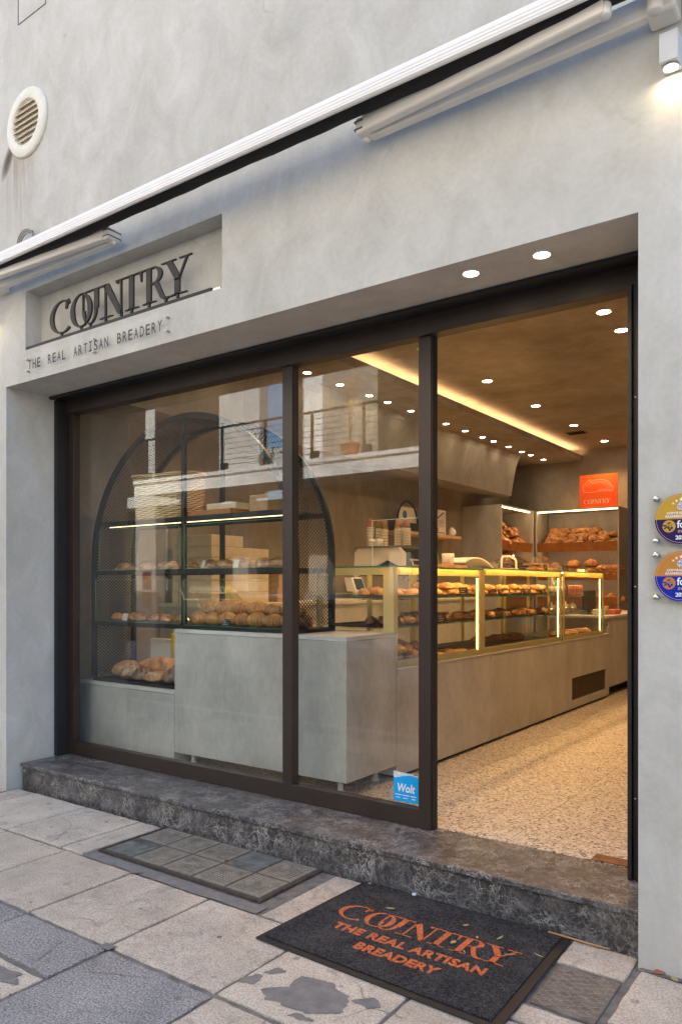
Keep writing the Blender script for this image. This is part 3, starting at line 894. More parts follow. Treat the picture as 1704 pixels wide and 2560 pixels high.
# ------------------------------------------------------------------ the serif logo (letter height 1)
def logo(fn, depth, stubs=False):
    mb = MB()
    def poly(*p): mb.prism(p, fn, 0, depth)
    def ring(cx, cy, rx, ry, thick, thin, a0, a1, ph=0.0, n=30):
        A, Bq = [], []
        for i in range(n + 1):
            a = R(a0 + (a1 - a0) * i / n)
            t = thin + (thick - thin) * abs(math.cos(a - ph)) ** 1.4
            A.append((cx + rx * math.cos(a), cy + ry * math.sin(a)))
            Bq.append((cx + (rx - t) * math.cos(a), cy + (ry - t * 0.75) * math.sin(a)))
        mb.strip(A, Bq, fn, 0, depth)
    def stem(x, w, y0=0.0, y1=1.0): poly((x - w / 2, y0), (x + w / 2, y0), (x + w / 2, y1), (x - w / 2, y1))
    def serif(x0, x1, y, up=True, t=0.035):
        m = (x0 + x1) / 2
        if up: poly((x0, y), (x1, y), (x1, y + t * 0.7), (m + 0.14, y + t), (m - 0.14, y + t), (x0, y + t * 0.7))
        else: poly((x0, y - t * 0.7), (m - 0.14, y - t), (m + 0.14, y - t), (x1, y - t * 0.7), (x1, y), (x0, y))
    # C
    ring(0.44, 0.48, 0.64, 0.52, 0.19, 0.045, 52, 308)
    poly((0.60, 0.70), (0.66, 0.70), (0.79, 0.98), (0.73, 0.98), (0.62, 0.87))
    # O
    ring(1.38, 0.48, 0.52, 0.52, 0.19, 0.05, 0, 360, 0.12)
    # U, its thin stem crossing inside the O
    stem(1.475, 0.055, 0.42, 0.965)
    poly((1.30, 0.955), (1.62, 0.955), (1.62, 0.99), (1.30, 0.99))
    ring(1.80, 0.42, 0.35, 0.46, 0.13, 0.05, 180, 360)
    stem(2.11, 0.19, 0.40, 0.97)
    poly((1.66, 0.96), (2.62, 0.96), (2.62, 1.0), (1.66, 1.0))
    # N
    stem(2.53, 0.06)
    serif(2.27, 2.86, 0.0)
    poly((2.42, 1.0), (2.68, 1.0), (3.30, 0.0), (3.23, -0.04), (3.10, 0.0))
    stem(3.235, 0.06, -0.03, 0.97)
    # T joined to N and R by one bar
    poly((3.00, 0.962), (4.42, 0.962), (4.42, 1.0), (3.00, 1.0))
    poly((3.00, 0.962), (3.06, 0.962), (3.15, 0.93), (3.05, 0.90))
    stem(3.69, 0.19)
    serif(3.42, 4.0, 0.0)
    poly((4.02, 0.97), (4.14, 0.97), (4.13, 0.70), (4.09, 0.70), (4.07, 0.86))
    # R
    stem(4.43, 0.19)
    serif(4.17, 4.73, 0.0)
    ring(4.62, 0.755, 0.36, 0.245, 0.17, 0.045, -90, 90)
    poly((4.50, 0.955), (4.64, 0.955), (4.64, 1.0), (4.50, 1.0))
    poly((4.50, 0.51), (4.64, 0.51), (4.64, 0.555), (4.50, 0.555))
    poly((4.64, 0.53), (4.82, 0.53), (5.02, 0.14), (5.12, 0.04), (5.26, 0.03), (5.22, -0.02), (5.02, -0.02), (4.90, 0.06))
    # Y
    poly((5.13, 0.98), (5.36, 0.98), (5.68, 0.50), (5.66, 0.40), (5.47, 0.40), (5.47, 0.46))
    poly((5.62, 0.47), (5.68, 0.47), (5.98, 0.97), (5.91, 0.97))
    stem(5.57, 0.19, 0.0, 0.44)
    serif(4.94, 5.52, 1.0, False)
    poly((5.66, 0.965), (6.10, 0.965), (6.14, 1.0), (5.66, 1.0))
    serif(5.24, 5.95, 0.0)
    if stubs:
        for x in (0.40, 1.38, 1.82, 2.53, 3.24, 3.69, 4.43, 5.12, 5.58):
            poly((x - 0.04, -0.10), (x + 0.04, -0.10), (x + 0.04, 0.012), (x - 0.04, 0.012))
    return mb

sg = thing('facade_sign', 'row of dark cut-metal serif letters on a rail standing in the plaster niche', 'sign', (-4.09, 0.05, 3.203))
logo(lambda u, v, w: (-4.720 + u * 0.225, 0.030 - w, 3.258 + v * 0.218), 0.014, True).build('lettering', M['sign_metal'], sg)
MB().box(-5.03, -3.165, 0.004, 0.034, 3.2035, 3.2255).build('rail', M['sign_metal'], sg)
MB().box(-3.164, -3.10, 0.012, 0.026, 3.206, 3.218).build('rail_pin', M['steel'], sg)

sp = thing('tagline_sign', 'clear acrylic strip with dark capital lettering screwed below the letter niche', 'sign', (-4.25, -0.02, 3.01))
MB().box(-5.0, -3.495, -0.022, -0.018, 3.012, 3.152).build('acrylic_panel', M['acrylic'], sp)
def typed_line(words, size, x0, x1, fn, mat, parent):
    """fixed-pitch capitals: every letter fills the same cell"""
    n_ = sum(len(w) for w in words) + 1.35 * (len(words) - 1)
    cell = (x1 - x0) / n_
    cap = size * 0.73
    x = x0
    for w in words:
        mb = MB()
        for ch in w:
            if ch == 'I':
                t_ = size * 0.095
                for a0, a1, c0, c1 in ((0.5 * cell - t_ / 2, 0.5 * cell + t_ / 2, 0, cap), (0.2 * cell, 0.8 * cell, 0, t_), (0.2 * cell, 0.8 * cell, cap - t_, cap)):
                    mb.add([fn(x + a0, c0, 0), fn(x + a1, c0, 0), fn(x + a1, c1, 0), fn(x + a0, c1, 0), fn(x + a0, c0, 0.0006), fn(x + a1, c0, 0.0006), fn(x + a1, c1, 0.0006), fn(x + a0, c1, 0.0006)],
                           [(0, 3, 2, 1), (4, 5, 6, 7), (0, 1, 5, 4), (1, 2, 6, 5), (2, 3, 7, 6), (3, 0, 4, 7)])
            else:
                g_ = text_mesh(ch, size, lambda u, v, ww: Vector((u, v, ww)), 0.0006, 1.0, 0.0011, width=cell * 0.70)
                lo_ = min(p.x for p in g_.v)
                mb.add([fn(x + p.x - lo_ + cell * 0.16, p.y, p.z) for p in g_.v], g_.f)
            x += cell
        mb.build('lettering', mat, parent)
        x += cell * 1.35
typed_line(('THE', 'REAL', 'ARTISAN', 'BREADERY'), 0.094, -4.972, -3.545, lambda u, v, w: (u, -0.0225 - w, 3.045 + v), M['ink'], sp)
for x in (-4.985, -4.222, -3.517):
    for z in (3.038, 3.121):
        MB().lathe([(0.0, 0.030), (0.007, 0.029), (0.008, 0.024), (0.008, 0.0)], (x, 0.0, z), 12, 0, 'y').build('standoff', M['steel'], sp)

# ------------------------------------------------------------------ round vent, cable
vt = thing('round_vent', 'cream round wall vent with dirty slats and soot below it', 'vent', (-5.003, 0, 4.6))
vc = Vector((-5.003, 0, 4.825))
MB().lathe([(0.155, 0.002), (0.158, 0.020), (0.170, 0.028), (0.235, 0.022), (0.243, 0.012), (0.245, -0.002)], vc, 48, 0, 'y').build('rim', M['vent_cream'], vt)
MB().lathe([(0.157, -0.001), (0.157, 0.0015), (0.0, 0.0016)], vc, 40, 0, 'y').build('duct_shade', M['void_shade'], vt)  # flat black disc stands for the shade inside the opening
sl = MB()
for i in range(7):
    z = vc.z - 0.125 + i * 0.041
    hw = math.sqrt(max(0.0, 0.153 ** 2 - (z - vc.z) ** 2))
    sl.add([(vc.x - hw, -0.003, z + 0.010), (vc.x + hw, -0.003, z + 0.010), (vc.x + hw, -0.021, z - 0.005), (vc.x - hw, -0.021, z - 0.005),
            (vc.x - hw, -0.003, z + 0.013), (vc.x + hw, -0.003, z + 0.013), (vc.x + hw, -0.024, z - 0.002), (vc.x - hw, -0.024, z - 0.002)],
           [(0, 3, 2, 1), (4, 5, 6, 7), (0, 1, 5, 4), (2, 3, 7, 6), (1, 2, 6, 5), (3, 0, 4, 7)])
sl.build('slat', M['vent_slat'], vt)
cb = MB()
for q in range(3):
    pts = [(-4.96 + 0.085 * math.cos(a) * (1 + 0.06 * q), -0.03 - 0.01 * q, 3.955 + (0.06 + 0.008 * q) * math.sin(a)) for a in [R(-20 + 220 * i / 18) for i in range(19)]]
    cb.tube(pts, 0.005, 6)
cb.tube([(-4.88, -0.03, 3.96), (-4.885, -0.04, 4.01), (-4.895, -0.03, 3.93)], 0.005, 6)
tag(cb.build('cable_coil', plain('old_grey_cable', (0.28, 0.27, 0.24), 0.7)), 'loop of old grey cable tied on the wall above the awning', 'cable')

# ------------------------------------------------------------------ awning
aw = thing('folded_awning', 'closed white folding-arm awning running across the facade above the shopfront', 'awning', (-3.0, 0, 3.75))
fb = MB()
prof = [(-0.246, 3.709), (-0.262, 3.705), (-0.272, 3.713), (-0.2705, 3.722), (-0.2725, 3.725), (-0.2705, 3.737), (-0.2725, 3.740), (-0.2705, 3.752), (-0.272, 3.755), (-0.2695, 3.767), (-0.262, 3.785), (-0.252, 3.790), (-0.246, 3.784)]
fb.prism(prof, lambda u, v, w: (w, u, v), -5.62, -0.50)
fb.build('front_rail', M['white_alu'], aw)
rl = MB()
n = 60
ring_pts = []
for i in range(n + 1):
    x = -5.55 + 5.0 * i / n
    dz = 0.0015 * math.sin(i * 1.7) + 0.0015 * math.sin(i * 0.6 + 1)
    ring_pts.append((x, -0.190, 3.752 + dz))
rl.tube(ring_pts, 0.052, 16)
rl.build('fabric_roll', M['fabric_black'], aw)
def fold_arm(elbow, shoulder, tip):
    E, H, T = Vector(elbow), Vector(shoulder), Vector(tip)
    sgn = 1 if H.x > E.x else -1
    for p, q, nm in ((E + Vector((0, -0.026, 0.004)), T, 'forearm'), (E + Vector((0, 0.030, 0)), H, 'upper_arm')):
        d = (q - p).normalized()
        side = d.cross(Vector((0, 0, 1))).normalized()
        sec = [(-0.018, -0.041), (0.018, -0.041), (0.025, -0.036), (0.025, 0.037), (0.021, 0.041), (-0.021, 0.041), (-0.025, 0.037), (-0.025, -0.036)]
        L = (q - p).length
        MB().prism(sec, lambda u, v, w, p=p, d=d, side=side: p + d * w + side * u + Vector((0, 0, v)), 0.02, L).build(nm, M['cream_metal'], aw, 0.0015)
    el = MB()
    el.box(E.x - 0.03, E.x + 0.03, E.y - 0.046, E.y + 0.052, E.z - 0.036, E.z + 0.038)
    ob = el.build('elbow', M['cream_metal'], aw, 0.012)
    bd = MB()
    for zz in (-0.018, 0.018):
        bd.box(E.x - 0.033, E.x + 0.033, E.y - 0.0485, E.y + 0.0545, E.z + zz - 0.0035, E.z + zz + 0.0035)
    bd.build('elbow_band', M['mortar'], aw)
    MB().lathe([(0.0, 0.0), (0.014, 0.002), (0.016, 0.01), (0.016, 0.02)], (E.x - sgn * 0.005, E.y + 0.02, E.z - 0.052), 12).build('elbow_pin', M['cream_metal'], aw)
    br = MB()
    br.box(H.x - 0.01, H.x + 0.10, H.y - 0.03, 0.0, H.z - 0.045, H.z + 0.06) if sgn > 0 else br.box(H.x - 0.10, H.x + 0.01, H.y - 0.03, 0.0, H.z - 0.045, H.z + 0.06)
    br.build('wall_bracket', M['cream_metal'], aw, 0.012)
    sh = MB().lathe([(0.0, -0.05), (0.024, -0.048), (0.028, -0.04), (0.028, 0.06), (0.02, 0.066)], (H.x + sgn * 0.03, H.y - 0.035, H.z), 16)
    sh.build('shoulder_joint', M['cream_metal'], aw)
    tp = MB().lathe([(0.0, -0.045), (0.02, -0.044), (0.022, -0.03), (0.022, 0.04)], (T.x, T.y + 0.002, T.z), 14)
    tp.build('tip_joint', M['white_alu'], aw)
fold_arm((-2.03, -0.093, 3.690), (-0.74, -0.080, 3.700), (-0.87, -0.193, 3.702))
fold_arm((-3.93, -0.105, 3.690), (-5.24, -0.080, 3.700), (-5.08, -0.193, 3.702))
for x, y in ((-1.86, -0.118), (-1.74, -0.126), (-1.35, -0.155)):
    MB().lathe([(0.004, 0.0), (0.004, 0.02), (0.007, 0.021), (0.006, 0.028), (0.0, 0.03)], (x, y, 3.729), 8).build('rusty_pin', M['rust'], aw)
MB().box(-0.60, -0.52, -0.20, 0.0, 3.69, 3.80).build('wall_bracket', M['cream_metal'], aw, 0.015)
MB().box(-5.60, -5.52, -0.20, 0.0, 3.69, 3.80).build('wall_bracket', M['cream_metal'], aw, 0.015)

# ------------------------------------------------------------------ lamps outside
def wall_lamp(x, label):
    t = thing('wall_lamp', label, 'lamp', (x, 0, 3.47))
    MB().box(x - 0.033, x + 0.033, -0.086, 0, 3.473, 3.583).build('body', M['grey_lamp'], t, 0.002)
    MB().lathe([(0.030, 0.0), (0.030, -0.006), (0.025, -0.006), (0.024, -0.001)], (x, -0.043, 3.4725), 24).build('trim_ring', M['steel'], t)
    MB().lathe([(0.0, -0.0005), (0.0235, -0.0005), (0.0235, 0.0)], (x, -0.043, 3.4690), 24).build('lens', M['lens'], t)
    ld = bpy.data.lights.new('lamp_beam', 'SPOT')
    ld.energy = 0.28; ld.color = (1.0, 0.66, 0.30); ld.spot_size = R(84); ld.spot_blend = 1.0; ld.shadow_soft_size = 0.022
    lo = bpy.data.objects.new('lamp_beam', ld); COL.objects.link(lo)
    lo.parent = t; lo.location = (0, -0.043, -0.012)
    return t
wall_lamp(-0.670, 'small grey box spotlight lit on the wall beside the awning bracket')
wall_lamp(-5.455, 'small grey box spotlight lit on the wall beside the letter niche')

def soffit_lamp(x, y, z, r, label, group=None, mat='lens', energy=None, spot=130, name='recessed_downlight', col=(1.0, 0.545, 0.21)):
    t = thing(name, label, 'downlight', (x, y, z), group)
    MB().lathe([(r * 0.86, 0.006), (r * 0.86, -0.002), (r * 1.0, -0.006), (r * 1.12, -0.004), (r * 1.14, 0.0005)], (0, 0, 0), 28).build('trim_ring', M['white'], t, local=True)
    MB().lathe([(0.0, -0.0012), (r * 0.85, -0.0012), (r * 0.85, 0.0)], (0, 0, 0), 24).build('lens', M[mat], t, local=True)
    if energy:
        ld = bpy.data.lights.new('lamp_beam', 'SPOT')
        ld.energy = energy; ld.color = col; ld.spot_size = R(spot); ld.spot_blend = 0.8; ld.shadow_soft_size = r * 0.8
        lo = bpy.data.objects.new('lamp_beam', ld); COL.objects.link(lo)
        lo.parent = t; lo.location = (0, 0, -0.012)
    return t
soffit_lamp(-1.594, 0.147, OZ, 0.040, 'round lit downlight in the doorway soffit further from the jamb', None, 'lens_out', 8)
soffit_lamp(-1.249, 0.147, OZ, 0.040, 'round lit downlight in the doorway soffit nearer the jamb', None, 'lens_out', 8)

# inside downlights: one wide row on the main ceiling, one narrow row under the bulkhead
IN_E = 30
src = soffit_lamp(-1.90, 3.22, 3.76, 0.058, 'large downlight in the brown ceiling just inside the doorway', None, 'lens', IN_E)
dup(src, (-1.91, 3.76, 3.76), label='large downlight in the brown ceiling half hidden by the door jamb')
for y in (4.60, 6.01, 7.42, 8.83):
    dup(src, (-3.575, y, 3.76), label='downlight in the row on the main ceiling beside the glowing cove', group='downlights along the main ceiling')
dup(src, (-3.575, 3.2, 3.76), label='downlight on the main ceiling hidden behind the door post')
dup(src, (-3.575, 1.8, 3.76), label='downlight on the main ceiling behind the head rail over the window display')
dup(src, (-1.91, 6.0, 3.76), label='downlight deep in the main ceiling hidden behind the head rail')
src2 = soffit_lamp(-4.59, 2.70, 3.585, 0.042, 'small downlight under the dropped bulkhead above the counter', 'downlights under the bulkhead', 'lens', IN_E * 0.3, 56)
for y in (3.243, 3.786, 4.16, 4.678, 5.555, 6.10, 6.63, 6.993, 7.526, 8.03, 8.394, 8.928, 1.6, 1.05):
    dup(src2, (-4.59, y, 3.585), label='small downlight under the dropped bulkhead above the counter', group='downlights under the bulkhead')

# ------------------------------------------------------------------ award plaques
def plaque(zc, top_m, bot_m, olive_m, label):
    t = thing('award_plaque', label, 'plaque', (-0.60, -0.03, zc - 0.1))
    xc, r = -0.636, 0.0955
    fy = lambda y: (lambda u, v, w: (xc + u, y - w, zc + v))
    MB().box(-0.752, -0.50, -0.026, -0.022, zc - 0.105, zc + 0.105).build('acrylic_panel', M['acrylic'], t)
    for x in (-0.727, -0.535):
        for z in (zc - 0.081, zc + 0.081):
            MB().lathe([(0.0, 0.040), (0.008, 0.039), (0.0115, 0.034), (0.012, 0.026), (0.009, 0.025), (0.009, 0.0)], (x, 0, z), 16, 0, 'y').build('standoff', M['steel'], t)
    N = 40
    up = [(r * math.cos(math.pi * i / N), r * math.sin(math.pi * i / N)) for i in range(N + 1)]
    dn = [(-p[0], -p[1]) for p in up]
    MB().prism(up, fy(-0.0265), 0, 0.002).build('upper_half', M[top_m], t)
    MB().prism([(p[0], p[1]) for p in dn], fy(-0.0265), 0, 0.002).build('lower_half', M[bot_m], t)
    rg = MB()
    rg.strip([(0.0905 * math.cos(2 * math.pi * i / 60), 0.0905 * math.sin(2 * math.pi * i / 60)) for i in range(61)],
             [(0.0890 * math.cos(2 * math.pi * i / 60), 0.0890 * math.sin(2 * math.pi * i / 60)) for i in range(61)], fy(-0.0287), 0, 0.0004)
    rg.build('ring_line', M['rose'], t)
    sm = MB()
    for sx_, sz_, sr in ((-0.029, 0.0595, 0.0055), (-0.017, 0.0685, 0.0065), (0.0, 0.0735, 0.0085), (0.017, 0.0685, 0.0065), (0.029, 0.0595, 0.0055)):
        sm.prism([(sx_ + (sr if i % 2 == 0 else sr * 0.42) * math.sin(math.pi * i / 5 + math.pi) * -1, sz_ + (sr if i % 2 == 0 else sr * 0.42) * math.cos(math.pi * i / 5)) for i in range(10)][::-1], fy(-0.0287), 0, 0.0004)
    sm.build('star', M['white_print'], t)
    MB().prism([(0.0145 * math.cos(2 * math.pi * i / 24), 0.048 + 0.0145 * math.sin(2 * math.pi * i / 24)) for i in range(24)], fy(-0.0287), 0, 0.0004).build('flag_disc', M['white_print'], t)
    fl = MB()
    for q in range(-2, 3):
        z0 = 0.048 + q * 0.0056 - 0.0014
        hw = math.sqrt(0.0128 ** 2 - (q * 0.0056) ** 2)
        x0 = -hw if q < 1 else 0.0
        fl.box(xc + x0, xc + hw, -0.0296, -0.0292, zc + z0, zc + z0 + 0.0028)
    fl.box(xc - 0.0122, xc - 0.0072, -0.0296, -0.0292, zc + 0.050, zc + 0.0535)
    fl.box(xc - 0.0042, xc - 0.0008, -0.0296, -0.0292, zc + 0.050, zc + 0.0535)
    fl.box(xc - 0.010, xc - 0.0072, -0.0296, -0.0292, zc + 0.0563, zc + 0.059)
    fl.box(xc - 0.0042, xc - 0.0008, -0.0296, -0.0292, zc + 0.0563, zc + 0.060)
    fl.build('flag', M['flag_blue'], t)
    f2 = lambda du, dv: (lambda u, v, w: (xc + du + u, -0.0287 - w, zc + dv + v))
    build_words(text_mesh('ΚΟΡΥΦΑΙΑ ΕΛΛΗΝΙΚΑ', 0.0118, f2(-0.052, 0.0185), 0.0004, 1.0, 0.0004), 2, M['white_print'], t)
    build_words(text_mesh('ΕΛΛΗΝΙΚΑ ΠΡΟΪΟΝΤΑ', 0.0118, f2(-0.057, 0.0062), 0.0004, 1.0, 0.0004), 2, M['white_print'], t)
    text_mesh('food', 0.040, f2(-0.016, -0.0335), 0.0004, 0.95, 0.0006).build('lettering', M['white_print'], t)
    text_mesh('awards', 0.021, f2(-0.013, -0.052), 0.0004, 1.0, 0.0002).build('lettering', M['rose'], t)
    text_mesh('202', 0.021, f2(-0.021, -0.0775), 0.0004, 1.0, 0.0007).build('lettering', M['white_print'], t)
    MB().prism([(-0.044 + 0.0235 * math.cos(2 * math.pi * i / 30), -0.027 + 0.0235 * math.sin(2 * math.pi * i / 30)) for i in range(30)], fy(-0.0287), 0, 0.0004).build('emblem_disc', M[olive_m], t)
    om = MB()
    def leafp(cx, cz, a, L, W):
        ca, sa = math.cos(R(a)), math.sin(R(a))
        P = []
        for i in range(13):
            s_ = i / 12
            P.append((s_ * L, W * math.sin(math.pi * s_)))
        P += [(s_[0], -s_[1]) for s_ in P[-2:0:-1]]
        om.prism([(cx + p[0] * ca - p[1] * sa, cz + p[0] * sa + p[1] * ca) for p in P][::-1], fy(-0.0292), 0, 0.0004)
    leafp(-0.048, -0.026, 172, 0.022, 0.003); leafp(-0.05, -0.028, 215, 0.017, 0.003); leafp(-0.052, -0.019, 25, 0.017, 0.0028); leafp(-0.049, -0.027, 20, 0.022, 0.0008)
    for ox, oz in ((-0.046, -0.032), (-0.041, -0.040), (-0.034, -0.033)):
        om.prism([(ox + 0.0042 * math.cos(2 * math.pi * i / 14), oz + 0.005 * math.sin(2 * math.pi * i / 14)) for i in range(14)], fy(-0.0292), 0, 0.0004)
    om.build('olive_branch', M[bot_m], t)
plaque(1.7575, 'gold', 'navy', 'gold', 'round gold and dark purple award disc on clear plate, upper of two')
plaque(1.5405, 'bronze_print', 'royal', 'bronze_print', 'round bronze and bright blue award disc on clear plate, lower of two')

# ------------------------------------------------------------------ pavement objects
pl = thing('pavement_light', 'iron-framed pavement light of ten dusty glass blocks against the step', 'pavement light', (-3.03, -0.16, 0))
PX0, PX1, PY0, PY1 = -3.655, -2.425, -0.405, 0.097
fr = MB()
fr.box(PX0, PX1, PY0, PY0 + 0.013, -0.02, 0.0035); fr.box(PX0, PX0 + 0.013, PY0 + 0.0131, PY1, -0.02, 0.0035); fr.box(PX1 - 0.013, PX1, PY0 + 0.0131, PY1, -0.02, 0.0035)
fr.build('iron_rim', plain('rusty_iron', (0.075, 0.058, 0.048), 0.8, 0.3, 0.5, 25, 'pos'), pl)
fr = MB().box(PX0 + 0.0201, PX1 - 0.0201, PY0 + 0.0201, PY1, -0.02, 0.001)
fr.build('concrete_bed', plain('grey_block_bed', (0.07, 0.062, 0.052), 0.8, 0, 0.25, 30, 'pos'), pl)
w = (PX1 - PX0 - 0.05) / 5
h = (PY1 - PY0 - 0.03) / 2
for i in range(5):
    for j in range(2):
        x0 = PX0 + 0.025 + i * w; y0 = PY0 + 0.025 + j * h
        new = (i, j) in ((0, 0), (3, 1))
        bm_ = MB()
        bm_.box(x0 + 0.008, x0 + w - 0.008, y0 + 0.008, y0 + h - 0.008, -0.01, 0.005)
        if not new:
            bm_.box(x0 + 0.035, x0 + w - 0.035, y0 + 0.035, y0 + h - 0.035, 0.0051, 0.0062, 1)
        bo = bm_.build('glass_block', [M['block_new'], M['block_new']] if new else [M['block_rim'], M['block_glass']], pl, 0.0015)
        if new: bo['label'] = 'clean bluish glass block'

dm = thing('doormat', 'black coil doormat with orange lettering lying in front of the step', 'doormat', (-1.63, -0.32, 0))
def ground_fn(z):
    return lambda u, v, w: (u, v, z + w)
MB().prism([(-2.185, -0.70), (-1.062, -0.735), (-1.088, 0.072), (-2.150, 0.092)], ground_fn(0.003), 0, 0.007).build('rubber_border', M['black_rubber'], dm, 0.003)
MB().prism([(-2.155, -0.672), (-1.104, -0.70), (-1.124, 0.048), (-2.125, 0.068)], ground_fn(0.0102), 0, 0.006).build('coil_pile', M['coil_black'], dm, 0.002)
dr = 0.0
def mat_fn(x, y, s, sv=None):
    c_, s_ = math.cos(dr), math.sin(dr)
    sv = sv or s
    return lambda u, v, w: (x + (u * s) * c_ - (v * sv) * s_, y + (u * s) * s_ + (v * sv) * c_, 0.0163 + w)
logo(mat_fn(-2.02, -0.332, 0.134, 0.142), 0.0015).build('lettering', M['coil_orange'], dm)
build_words(text_mesh('THE REAL ARTISAN', 0.078, mat_fn(-1.972, -0.442, 1.0, 1.0), 0.0015, 1.1, 0.0032, width=0.715), 3, M['coil_orange'], dm)
text_mesh('BREADERY', 0.078, mat_fn(-1.793, -0.546, 1.0, 1.0), 0.0015, 1.05, 0.0032, width=0.385).build('lettering', M['coil_orange'], dm)

dc = thing('drain_cover', 'worn metal drain cover with raised diamond pattern beside the doormat', 'drain cover', (-0.94, -0.32, 0))
MB().prism([(-1.055, -0.478), (-0.82, -0.49), (-0.822, -0.162), (-1.06, -0.168)], ground_fn(-0.012), 0, 0.010).build('plate', plain('worn_drain_plate', (0.17, 0.155, 0.14), 0.65, 0.3, 0.4, 18, 'pos'), dc)
rb = MB()
for k_ in range(-16, 18):
    for sg_ in (1, -1):
        p0 = Vector((-1.05, -0.325 + k_ * 0.036 - sg_ * 0.06)); p1 = Vector((-0.826, -0.325 + k_ * 0.036 + sg_ * 0.06))
        lo_, hi_ = -0.472, -0.170
        if p0.y == p1.y: continue
        ts = [0.0, 1.0]
        for yy in (lo_, hi_):
            tt = (yy - p0.y) / (p1.y - p0.y)
            if 0 < tt < 1: ts.append(tt)
        ts.sort()
        for a_, b_ in zip(ts, ts[1:]):
            m_ = p0.lerp(p1, (a_ + b_) / 2)
            if lo_ <= m_.y <= hi_ and b_ - a_ > 0.05:
                q0, q1 = p0.lerp(p1, a_), p0.lerp(p1, b_)
                rb.bar((q0.x, q0.y, -0.001), (q1.x, q1.y, -0.001), 0.004, 0.004)
rb.build('tread_rib', plain('worn_rib', (0.27, 0.25, 0.225), 0.5, 0.4, 0.3, 30, 'pos'), dc)

def leaf(x, y, z, L, W, a, mat, label, curl=0.3, group=None):
    mb = MB()
    A, Bq = [], []
    for i in range(7):
        t = i / 6
        hh = 0.002 + curl * L * (t - 0.5) ** 2
        wv = W * math.sin(math.pi * min(1, t * 0.96 + 0.02)) * 0.5
        A.append((t * L - L / 2, wv, hh + wv * 0.5)); Bq.append((t * L - L / 2, -wv, hh + wv * 0.3))
    n = 7
    mb.add(A + Bq + [(p[0], p[1], p[2] - 0.0008) for p in A] + [(p[0], p[1], p[2] - 0.0008) for p in Bq],
           [(i, n + i, n + i + 1, i + 1) for i in range(n - 1)] + [(2 * n + i, 2 * n + i + 1, 3 * n + i + 1, 3 * n + i) for i in range(n - 1)])
    o = mb.build('fallen_leaf', M[mat], local=True)
    o.location = (x, y, z); o.rotation_euler = (0, 0, R(a))
    return tag(o, label, 'leaf', group)
MZ = 0.0165
G = 'dry leaves scattered on the doormat'
leaf(-1.86, -0.14, MZ, 0.045, 0.012, 20, 'leaf_green', 'pale green leaf on the mat above the second big letter')
leaf(-1.50, -0.095, MZ, 0.032, 0.012, 50, 'leaf_yellow', 'curled tan leaf on the middle of the mat towards the step')
leaf(-1.33, -0.12, MZ, 0.05, 0.009, 80, 'leaf_green', 'thin pale green leaf standing up on the mat beside the lettering')
leaf(-1.41, -0.17, MZ, 0.022, 0.012, 110, 'leaf_yellow', 'tiny yellow leaf on the mat between two longer leaves')
leaf(-1.47, -0.27, MZ, 0.034, 0.018, 75, 'leaf_yellow', 'curled tan leaf lying on the orange lettering of the mat')
leaf(-1.235, -0.235, MZ + 0.002, 0.05, 0.005, 25, 'leaf_yellow', 'straw-thin leaf lying across the last orange letter')
leaf(-1.14, -0.17, MZ, 0.05, 0.006, -15, 'leaf_green', 'thin pale leaf on the black mat past the last letter')
leaf(-1.395, -0.32, MZ + 0.002, 0.03, 0.006, -45, 'leaf_yellow', 'small straw leaf beside the orange letter R on the mat')
leaf(-2.10, 0.05, MZ, 0.02, 0.012, 60, 'leaf_yellow', 'tiny brown-yellow leaf at the corner of the mat by the step')
leaf(-2.93, -0.11, 0.007, 0.03, 0.018, 10, 'leaf_brown', 'small brown leaf on the glass blocks of the pavement light')
leaf(-0.72, -0.012, 0.006, 0.05, 0.03, 30, 'leaf_brown', 'curled reddish leaf on the pavement against the pier')
leaf(-0.66, -0.03, 0.006, 0.04, 0.022, -40, 'leaf_yellow', 'yellowish dead leaf on the pavement beside a reddish leaf')
tw = MB().tube([(-1.19, 0.07, 0.012), (-1.10, 0.055, 0.018), (-1.02, 0.06, 0.014), (-0.93, 0.072, 0.008)], 0.004, 6)
tag(tw.build('dry_twig', M['twig']), 'thin dry twig lying along the foot of the step beside the mat', 'twig')
bc = MB().lathe([(0.0, 0.0), (0.010, 0.0), (0.011, 0.004), (0.009, 0.008), (0.0, 0.009)], (-1.852, 0.062, 0.0165), 14)
tag(bc.build('bottle_cap', plain('pale_blue_plastic', (0.55, 0.66, 0.80), 0.4)), 'pale blue bottle cap lying at the rear edge of the doormat', 'bottle cap')

